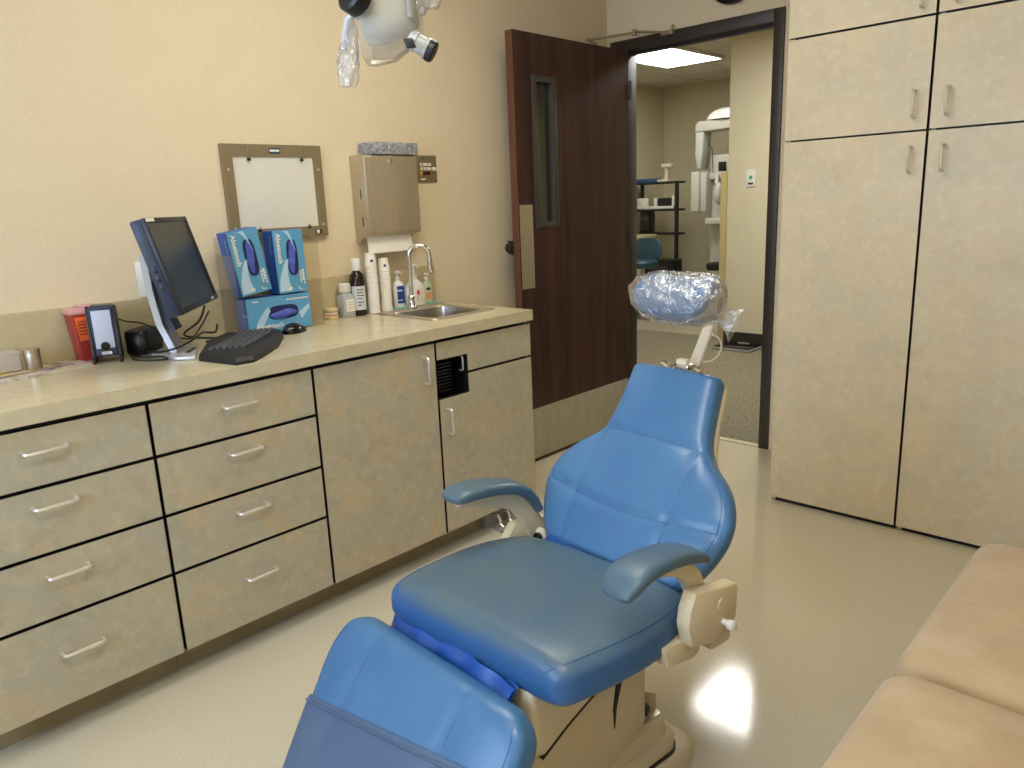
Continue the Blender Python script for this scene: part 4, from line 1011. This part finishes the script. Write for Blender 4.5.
pv = MB().lathe([(.024,0),(.026,.006),(.022,.016),(.010,.017)], (-.252,.235,.452), (.35,-.9,.2), 0, 24).build('pivot_collar', 'cream_white', CH, True)
MB().lathe([(.013,.012),(.014,.022),(.008,.028)], (-.252,.235,.452), (.35,-.9,.2), 0, 18).build('pivot_knob', 'glossblack', pv, True)
MB().box((-.305,.24,.36), (-.24,.31,.46), 0, .006).build('hinge_block', 'cream', CH, True)
MB().box((.25,.24,.36), (.30,.31,.46), 0, .006).build('hinge_block', 'cream', CH, True)
# seat shell, lift arm, base
pol = [(-.200,.425),(.19,.425),(.19,.39),(.10,.372),(-.03,.33),(-.10,.30),(-.17,.262),(-.195,.27)]
MB().prism([(-.205, y, z) for y, z in pol], (.41,0,0), 0, .012, 3).build('seat_shell', 'cream', CH, True)
gp = [(.10,.378),(-.03,.336),(-.10,.306),(-.17,.268),(-.17,.251),(-.10,.290),(-.03,.321),(.10,.365)]
MB().prism([(-.198, y, z) for y, z in gp], (.396,0,0)).build('shell_gap', 'black', CH, True)
pol = [(.158,.405),(.12,.41),(.06,.36),(-.04,.322),(-.11,.29),(-.20,.245),(-.235,.17),(-.24,.10),(-.10,.085),(.05,.10),(.10,.125),(.158,.16)]
MB().prism([(-.185, y, z) for y, z in pol], (.37,0,0), 0, .010, 3).build('lift_arm', plain('darker_cream_panel', (202,187,154), .38), CH, True)  # slightly darker cream than the seat shell
pol = [(.060,.36),(.078,.37),(.074,.31),(.056,.25),(.050,.20),(.046,.25),(.056,.31)]
MB().prism([(.1835, y, z) for y, z in pol], (.004,0,0), 0).build('seam_gap', 'black', CH, True)
def slab(x0, x1, y0, y1, z0, z1, r, ins=.0):
    return MB().loft([rrect(x0,x1,y0,y1,r,z0), rrect(x0,x1,y0,y1,r,z1-.012), rrect(x0+.004,x1-.004,y0+.004,y1-.004,r,z1-.004), rrect(x0+.012,x1-.012,y0+.012,y1-.012,r,z1)], 0)
slab(-.205,.222,-.385,.315,.0,.050,.05).build('base_plate', 'cream', CH, True)
MB().prism(rrect(-.188,.209,-.363,.267,.05,.050), (0,0,.008)).build('base_gap_shade', 'black', CH, True)  # black strip painting in the shade between base plate and cover
b = slab(-.185,.205,-.36,.262,.058,.095,.045)
b.loft([rrect(-.17,.190,.0,.25,.04,.09), rrect(-.165,.182,.02,.245,.04,.128), rrect(-.155,.172,.03,.235,.04,.134)], 0)
b.build('base_cover', 'cream', CH, True)
b = MB().prism(rrect(.085,.168,.165,.230,.008,.1345), (0,0,.003), 0)
sw = b.build('switch_plate', 'nickel', CH, True)
MB().lathe([(.008,0),(.008,.012),(.014,.014),(.014,.022),(.004,.026)], (.145,.195,.1375), (0,0,1), 0, 14).tube([(.145,.195,.155),(.137,.180,.178)], .005, 0, 8).build('switch_toggle', 'rubber', sw, True)
MB().prism([(.112,.205,.138),(.150,.232,.138),(.150,.232,.180),(.112,.205,.180)], (-.0008,.0014,0)).build('metal_flag', 'cream', sw, True)

# ------------------------------------------------------------------ dental lamp
LC = V((1.470, .244, 1.672)); LS = .80
t = thing('dental_lamp', 'dental operating lamp head hanging from the ceiling over the chair', 'lamp', (1.474, .247, 1.655))
def lp(r, u_, f=0.): return LC + R*r + U*u_ - F*f          # lamp axes happen to face the chair's foot end
lx = V((.73,.68,0)).normalized(); lz = V((0,0,1)); ly = lz.cross(lx)   # lx across, ly away, lz up
Q = lambda a, c, e=0.: LC + (lx*a + lz*c + ly*e)*LS
# bowl-shaped reflector, open towards the patient side
rings = []
for k in range(11):
    s = k/10
    ax_ = -.060+.120*s
    hgt = .070*math.sqrt(max(.0, 1-(s*.92)**2.2))*1.0+.004; dep = .075*math.sqrt(max(.0,1-(s*.94)**2.2))+.004
    cz = .030
    rings.append([Q(ax_+.018*(1-s)*math.cos(q)*0, cz+hgt*sgnp(math.sin(q),.8), dep*sgnp(math.cos(q),.8)) for q in [2*PI*j/32 for j in range(32)]])
MB().loft(rings, 0).build('reflector', 'reflector', t)
rings = [[Q(a, .006+h*sgnp(math.sin(q),.8), e*sgnp(math.cos(q),.8)) for q in [2*PI*j/32 for j in range(32)]] for a, h, e in ((-.066,.094,.092),(-.05,.096,.092),(.0,.088,.088),(.04,.062,.066),(.07,.035,.04))]
MB().loft(rings, 0, False).build('clear_shield', 'shield', t)
b = MB().tube([Q(.050,.16,-.05), Q(.052,.06,-.055), Q(.056,.005,-.05), Q(.062,-.012,-.03)], [.011,.011,.012,.010], 0, 12, False, .7)
b.tube([Q(-.03,.16,-.03), Q(-.062,.07,-.03), Q(-.072,.035,-.02), Q(-.066,.015,-.01)], [.016,.018,.016,.012], 0, 12)
b.tube([Q(-.10,.18,-.0), Q(-.098,.09,-.0), Q(-.080,.05,-.0)], .006, 0, 8)
b.build('yoke', 'grey', t)
MB().box((-.009,-.009,-.006), (.009,.009,.006), 0, .002, 2, Matrix.Translation(Q(.050,-.060,-.085)) @ Matrix((lx, -lz*.9+lx*.3, ly)).transposed().to_4x4()).build('switch', 'rubber', t)
kx = (lx*.86 - lz*.5).normalized()
kn_ = MB().lathe([(.017,-.026),(.019,-.012),(.017,-.010),(.017,.006),(.020,.008),(.020,.013)], Q(.071,-.056,-.03), tuple(kx), 0, 24).build('knob_collar', 'clearbottle', t)
MB().lathe([(.0205,.013),(.0212,.015),(.0205,.024),(.017,.027),(.0,.027)], Q(.071,-.056,-.03), tuple(kx), 0, 24).build('knob_cap', 'rubber', kn_)
MB().lathe([(.03,-.012),(.033,-.008),(.033,.014),(.028,.018),(.0,.018)], Q(-.058,.036,-.11), tuple((-lx*.6-ly*.7+lz*.35).normalized()), 0, 24).build('lamp_cap', 'rubber', t)
def bag(c0, c1, r0, r1, seed):
    rnd = random.Random(seed); rings = []
    for k in range(15):
        s = k/14; c = V(c0).lerp(V(c1), s); r_ = (r0+(r1-r0)*s)*(.35+.65*math.sin(PI*min(1,.12+s*.80)))
        rings.append([c + (lx*math.cos(q)*r_ + ly*math.sin(q)*r_*.7)*(1+.22*math.sin(4*q+6*s+seed)+rnd.uniform(-.16,.16)) for q in [2*PI*j/24 for j in range(24)]])
    return MB().loft(rings, 0)
hd = MB().tube([Q(-.080,.03,-.0), Q(-.104,.012,-.01), Q(-.114,-.03,-.01), Q(-.114,-.055,-.01)], .007, 0, 10).build('handle', 'silver', t)
bag(Q(-.098,.018,-.0), Q(-.116,-.136,-.01), .012, .026, 1).build('handle_bag', 'bag', hd, False, 60)
hd = MB().tube([Q(.070,.02,.0), Q(.090,.05,.0), Q(.095,.10,.0)], .008, 0, 10).build('handle', 'silver', t)
bag(Q(.094,.17,.0), Q(.094,.030,.0), .022, .030, 4).build('handle_bag', 'bag', hd, False, 60)
b = MB().tube([Q(.01,.16,-.03), Q(.01,.30,-.02), Q(.02,.34,.02)], .018, 0, 14).tube([Q(-.035,.16,-.03), Q(.055,.16,-.05)], .016, 0, 12)
b.tube([Q(.02,.34,.02), V((1.75,.75,2.08)), V((1.75,.75,ZC-.06))], .022, 0, 14).lathe([(.09,ZC-.06),(.09,ZC-.002)], (1.75,.75,0))
b.build('support_arm', 'cream_white', t)

# ------------------------------------------------------------------ tan two-seat settee
t = thing('settee', 'tan suede two-seat settee along the near side', 'settee', (2.65, .66, 0))
def cushion(y0, y1):
    """soft box: rounded-rectangle plan, domed top"""
    x0, x1 = 2.312, 2.96; rings = []
    def ring(ins, z, r): return rrect(x0+ins, x1-ins, y0+ins, y1-ins, r, z, 8)
    prof = [(.03,.315),(.010,.325),(.0,.345),(.0,.40),(.004,.425),(.012,.442),(.026,.455),(.046,.463)]
    rings = [ring(a, z, .055-min(a,.03)*.5) for a, z in prof]
    for k in range(1, 8):
        a = .046+.03*k; rings.append(ring(a, .463+.014*(1-(1-k/7)**2), max(.02,.04-.003*k)))
    return MB().loft(rings, 0)
for (a, c) in ((-.035,.662), (.668,1.365)):
    cu = cushion(a, c).build('seat_cushion', 'suede', t)
MB().box((2.36,-.03,.12), (2.98,1.355,.315), 0, .02, 3).build('frame', 'suede', t)
for (a, c) in ((-.035,.662), (.668,1.365)):
    MB().box((2.90,a,.40), (3.08,c,.88), 0, .06, 4).build('back_cushion', 'suede', t)
for x in (2.42, 2.92):
    for y in (.02, 1.27): MB().lathe([(.02,0),(.03,.12)], (x,y,0), (0,0,1), 0, 14).build('leg', 'walnut', t)

# ------------------------------------------------------------------ hall and the room beyond the door
XL, YB = -2.68, 7.78
sbox('floor_hall', (XL, YW+.02, -.1), (XR, 5.75, 0), 'carpet')
sbox('floor_far', (XL, 5.75, -.1), (XR, YB, 0), 'vinyl')
sbox('ceiling_hall', (XL, YW+.12, ZC), (XR, YB, ZC+.1), 'ceiling')
sbox('wall_hall_left', (XL-.1, YW+.12, 0), (XL, YB, ZC), 'paint')
sbox('wall_far_back', (XL-.1, YB, 0), (XR, YB+.1, ZC), 'paint')
sbox('wall_hall_right', (XR, YW+.12, 0), (XR+.1, YB, ZC), 'paint')
sbox('wall_hall_near', (XL, YW+.02, 0), (-.12, YW+.12, ZC), 'paint')
sbox('wall_hall', (-.605, 5.52, 0), (XR, 5.66, ZC), 'paint')
sbox('trim_3', (-.695, 5.56, 0), (-.605, 5.66, 1.52), 'lit_yellow', .004)
sbox('baseboard_hall', (-.605, 5.505, 0), (XR, 5.52, .11), 'frame')
b = MB()
for k in range(1, 8):
    b.box((XL, 2.94+k*.61, ZC-.004), (XR, 2.94+k*.61+.02, ZC+.001)) if 3.2 < 2.94+k*.61 else None
for k in range(1, 9): b.box((XL+k*.61, 3.06, ZC-.004), (XL+k*.61+.02, YB, ZC+.001))
struct(b.build('trim_4', 'ceiling'))
troffer(-1.445, 5.90, .60, .92, 'far_panel', 'bright square ceiling light seen through the doorway')
troffer(.34, 4.20, .6, .6, 'hall_panel', 'ceiling light over the hall carpet just beyond the doorway')
troffer(1.12, .85, .6, 1.2, 'panel', 'ceiling light between the dental chair and the worktop')
troffer(2.25, -.55, .6, 1.2, 'panel', 'ceiling light above the tan settee')
t = thing('thermostat', 'white wall control with green mark on the hall wall', 'thermostat', (-.385, 5.52, 1.36))
MB().box((-.43,5.508,1.375), (-.345,5.519,1.52), 0, .004).build('plate', 'white', t)
MB().box((-.40,5.505,1.44), (-.375,5.509,1.468), 0, .001).build('indicator', 'green_led', t)
MB().box((-.41,5.505,1.395), (-.365,5.509,1.41), 0, .001).build('switch', 'navy', t)
t = thing('floor_scale', 'flat black bathroom scale with pale edges on the hall carpet', 'scale', (-.37, 5.34, 0))
MB().box((-.55,5.19,.0), (-.19,5.48,.022), 0, .006).build('body', 'grey', t)
MB().box((-.54,5.20,.022), (-.20,5.47,.030), 0, .004).build('platform', 'glossblack', t)
MB().box((-.42,5.42,.030), (-.32,5.455,.033), 0, .001).build('display', 'grey', t)

# shelf rack with equipment
t = thing('shelf_rack', 'tall black open shelf rack in the far room corner', 'rack', (-2.3, 7.1, 0))
for x, y in ((-2.60, 6.98), (-2.0, 6.98), (-2.54, 7.09), (-2.07, 7.09)):
    MB().box((x-.017,y-.017,0), (x+.017,y+.017,1.49), 0, .002).build('post', 'rubber', t)
for z in (.10, .90, 1.17, 1.475):
    MB().box((-2.61,6.97,z-.012), (-1.985,7.14,z+.012), 0, .002).build('shelf', 'rubber', t)
t = thing('computer_tower', 'black computer tower on the middle of the shelf rack', 'computer', (-2.45, 7.15, 1.0))
MB().box((-2.50,7.0,.913), (-2.385,7.13,1.155), 0, .006).build('case', 'rubber', t)
MB().box((-2.49,6.996,1.05), (-2.395,7.001,1.10), 0, .001).build('drive_bay', 'darkgrey', t)
t = thing('white_printer', 'low white and black device on the upper shelf of the rack', 'printer', (-2.2, 7.1, 1.182))
MB().box((-2.56,7.0,1.1825), (-2.06,7.06,1.215), 0, .006).box((-2.56,7.01,1.215), (-2.42,7.06,1.31), 0, .006).box((-2.33,7.01,1.215), (-2.285,7.06,1.31), 0, .004).box((-2.085,7.01,1.215), (-2.05,7.06,1.33), 0, .004).build('housing', 'white', t)
MB().box((-2.284,7.02,1.216), (-2.09,7.06,1.305), 0, .006).build('carriage', 'rubber', t)
t = thing('blue_folder', 'blue folder lying on top of the shelf rack', 'folder', (-2.4, 7.1, 1.487))
MB().box((-2.60,7.0,1.4875), (-2.30,7.13,1.53), 0, .006).build('cover', plain('folder_blue', (54,84,136), .5), t)
t = thing('microscope', 'small white upright instrument on top of the shelf rack', 'instrument', (-2.22, 7.08, 1.487))
MB().box((-2.28,7.0,1.4875), (-2.15,7.13,1.515), 0, .006).build('base', 'cream_white', t)
MB().tube([(-2.21,7.09,1.51),(-2.21,7.09,1.66)], .022, 0, 12).box((-2.26,7.05,1.645), (-2.13,7.12,1.69), 0, .012).build('column', 'cream_white', t)
MB().tube([(-2.26,7.06,1.56),(-2.30,7.05,1.60)], .012, 0, 10).build('eyepiece', 'grey', t)
t = thing('black_box', 'black box on the floor in front of the shelf rack', 'box', (-2.1, 6.85, 0))
MB().box((-2.26,6.72,.0), (-1.90,6.94,.62), 0, .008).build('case', 'rubber', t)
MB().box((-2.20,6.715,.45), (-1.96,6.721,.55), 0, .002).build('panel', 'darkgrey', t)
t = thing('beige_cart', 'beige equipment cart behind the blue stool', 'cart', (-2.45, 6.75, 0))
MB().box((-2.62,6.62,.06), (-2.27,6.95,.86), 0, .012).build('cabinet', 'beigebase', t)
MB().box((-2.64,6.60,.86), (-2.25,6.96,.90), 0, .008).build('top', 'beigebase', t)
for x in (-2.58, -2.31): MB().lathe([(.03,-.02),(.03,.02)], (x,6.66,.03), (1,0,0), 0, 14).build('caster', 'rubber', t)
t = thing('blue_stool', 'slate blue operator stool with a backrest in the far room', 'stool', (-2.1, 6.3, 0))
sx, sy = -2.03, 6.28
MB().loft([superring((sx,sy,z), EX, EY, a, a, 2.2, 24) for z, a in ((.575,.17),(.585,.19),(.635,.195),(.655,.18))], 0).build('seat', 'bluecloth', t)
MB().loft([superring((sx,sy+.15+.0015*k, .655+.020*k), EX, EY, .105+.075*math.sin(PI*(k+.6)/12)**.5, .03, 2.4, 24) for k in range(12)], 0).build('backrest', 'bluecloth', t)
MB().tube([(sx,sy+.1,.57),(sx,sy+.2,.60),(sx,sy+.185,.78)], .012, 0, 8).tube([(sx,sy,.08),(sx,sy,.58)], .025, 0, 12).build('column', 'chrome', t)
for k in range(5):
    a = k*2*PI/5; MB().tube([(sx,sy,.09),(sx+.24*math.cos(a),sy+.24*math.sin(a),.07)], .016, 0, 8).lathe([(.025,-.015),(.025,.015)], (sx+.24*math.cos(a),sy+.24*math.sin(a),.026), (-math.sin(a),math.cos(a),0), 0, 12).build('leg', 'rubber', t)

# panoramic x-ray machine
M['enamel'] = plain('machine_white_enamel', (200,198,188), .4)
t = thing('xray_machine', 'white panoramic x-ray machine standing in the far room', 'x-ray machine', (-1.45, 7.1, 0))
PY = 7.0
MB().box((-1.605,PY+.02,.03), (-1.385,PY+.30,1.74), 0, .02, 3).build('column', 'enamel', t)
MB().box((-1.695,PY-.02,0), (-1.095,PY+.35,.03), 0, .01).build('base', 'enamel', t)
MB().prism([(-1.735,PY-.1,1.98),(-1.735,PY-.1,2.06),(-1.705,PY-.1,2.095),(-1.145,PY-.1,2.10),(-1.145,PY-.1,2.0)], (0,.2,0), 0, .015, 3).build('boom', 'enamel', t)
MB().prism([(-1.735,PY-.09,2.02),(-1.735,PY-.09,1.74),(-1.710,PY-.09,1.60),(-1.670,PY-.09,1.60),(-1.645,PY-.09,1.76),(-1.635,PY-.09,2.02)], (0,.18,0), 0, .01, 2).build('tube_head', 'enamel', t)
MB().loft([superring((-1.365,PY,2.10+.011*k), EX, EY, .27*math.sqrt(max(.05,1-(k/11)**2)), .14*math.sqrt(max(.05,1-(k/11)**2)), 2.4, 28) for k in range(11)], 0).build('top_cover', plain('bright_white_plastic', (246,246,240), .3), t)
MB().box((-1.745,PY-.16,1.14), (-1.645,PY+.05,1.57), 0, .014, 3).box((-1.645,PY-.12,1.14), (-1.575,PY+.05,1.56), 0, .008).build('sensor_head', 'enamel', t)
MB().box((-1.665,PY-.125,1.16), (-1.650,PY-.119,1.55), 0).build('sensor_slot', 'grey', t)
MB().box((-1.605,PY-.05,1.48), (-1.345,PY+.03,1.55), 0, .01).build('cross_arm', 'enamel', t)
MB().ball((-1.435,PY-.10,1.33), (.055,.06,.12), 0).tube([(-1.475,PY-.06,1.52),(-1.465,PY-.1,1.44),(-1.435,PY-.1,1.36)], .022, 0, 10).build('chin_rest', 'enamel', t)
MB().box((-1.445,PY-.11,1.56), (-1.375,PY-.05,1.66), 0, .01).tube([(-1.535,PY-.05,1.55),(-1.545,PY-.06,1.80),(-1.595,PY-.06,1.86)], .005, 0, 6).build('control_box', 'rubber', t)
MB().box((-1.585,PY-.13,1.0), (-1.345,PY+.02,1.07), 0, .015, 3).build('hand_shelf', 'enamel', t)
t = thing('round_stool', 'black round stool seat in front of the x-ray machine', 'stool', (-1.42, 6.75, 0))
MB().lathe([(.0,.53),(.11,.535),(.125,.56),(.12,.60),(.08,.615),(.0,.616)], (-1.31,6.69,0)).build('seat', 'rubber', t)
MB().lathe([(.17,0),(.17,.02),(.03,.05),(.022,.06),(.022,.54)], (-1.31,6.69,0)).build('pedestal', 'chrome', t)

# ------------------------------------------------------------------ world and view
w = bpy.data.worlds.new('world'); SC.world = w; w.use_nodes = True
w.node_tree.nodes['Background'].inputs[0].default_value = (.8,.85,1,1); w.node_tree.nodes['Background'].inputs[1].default_value = .05
vs = SC.view_settings
SC.display_settings.display_device = 'sRGB'
vs.view_transform = 'Standard'; vs.look = 'None'; vs.gamma = 1; vs.exposure = 0; vs.use_curve_mapping = False
SC.cycles.max_bounces = 8; SC.cycles.transparent_max_bounces = 16
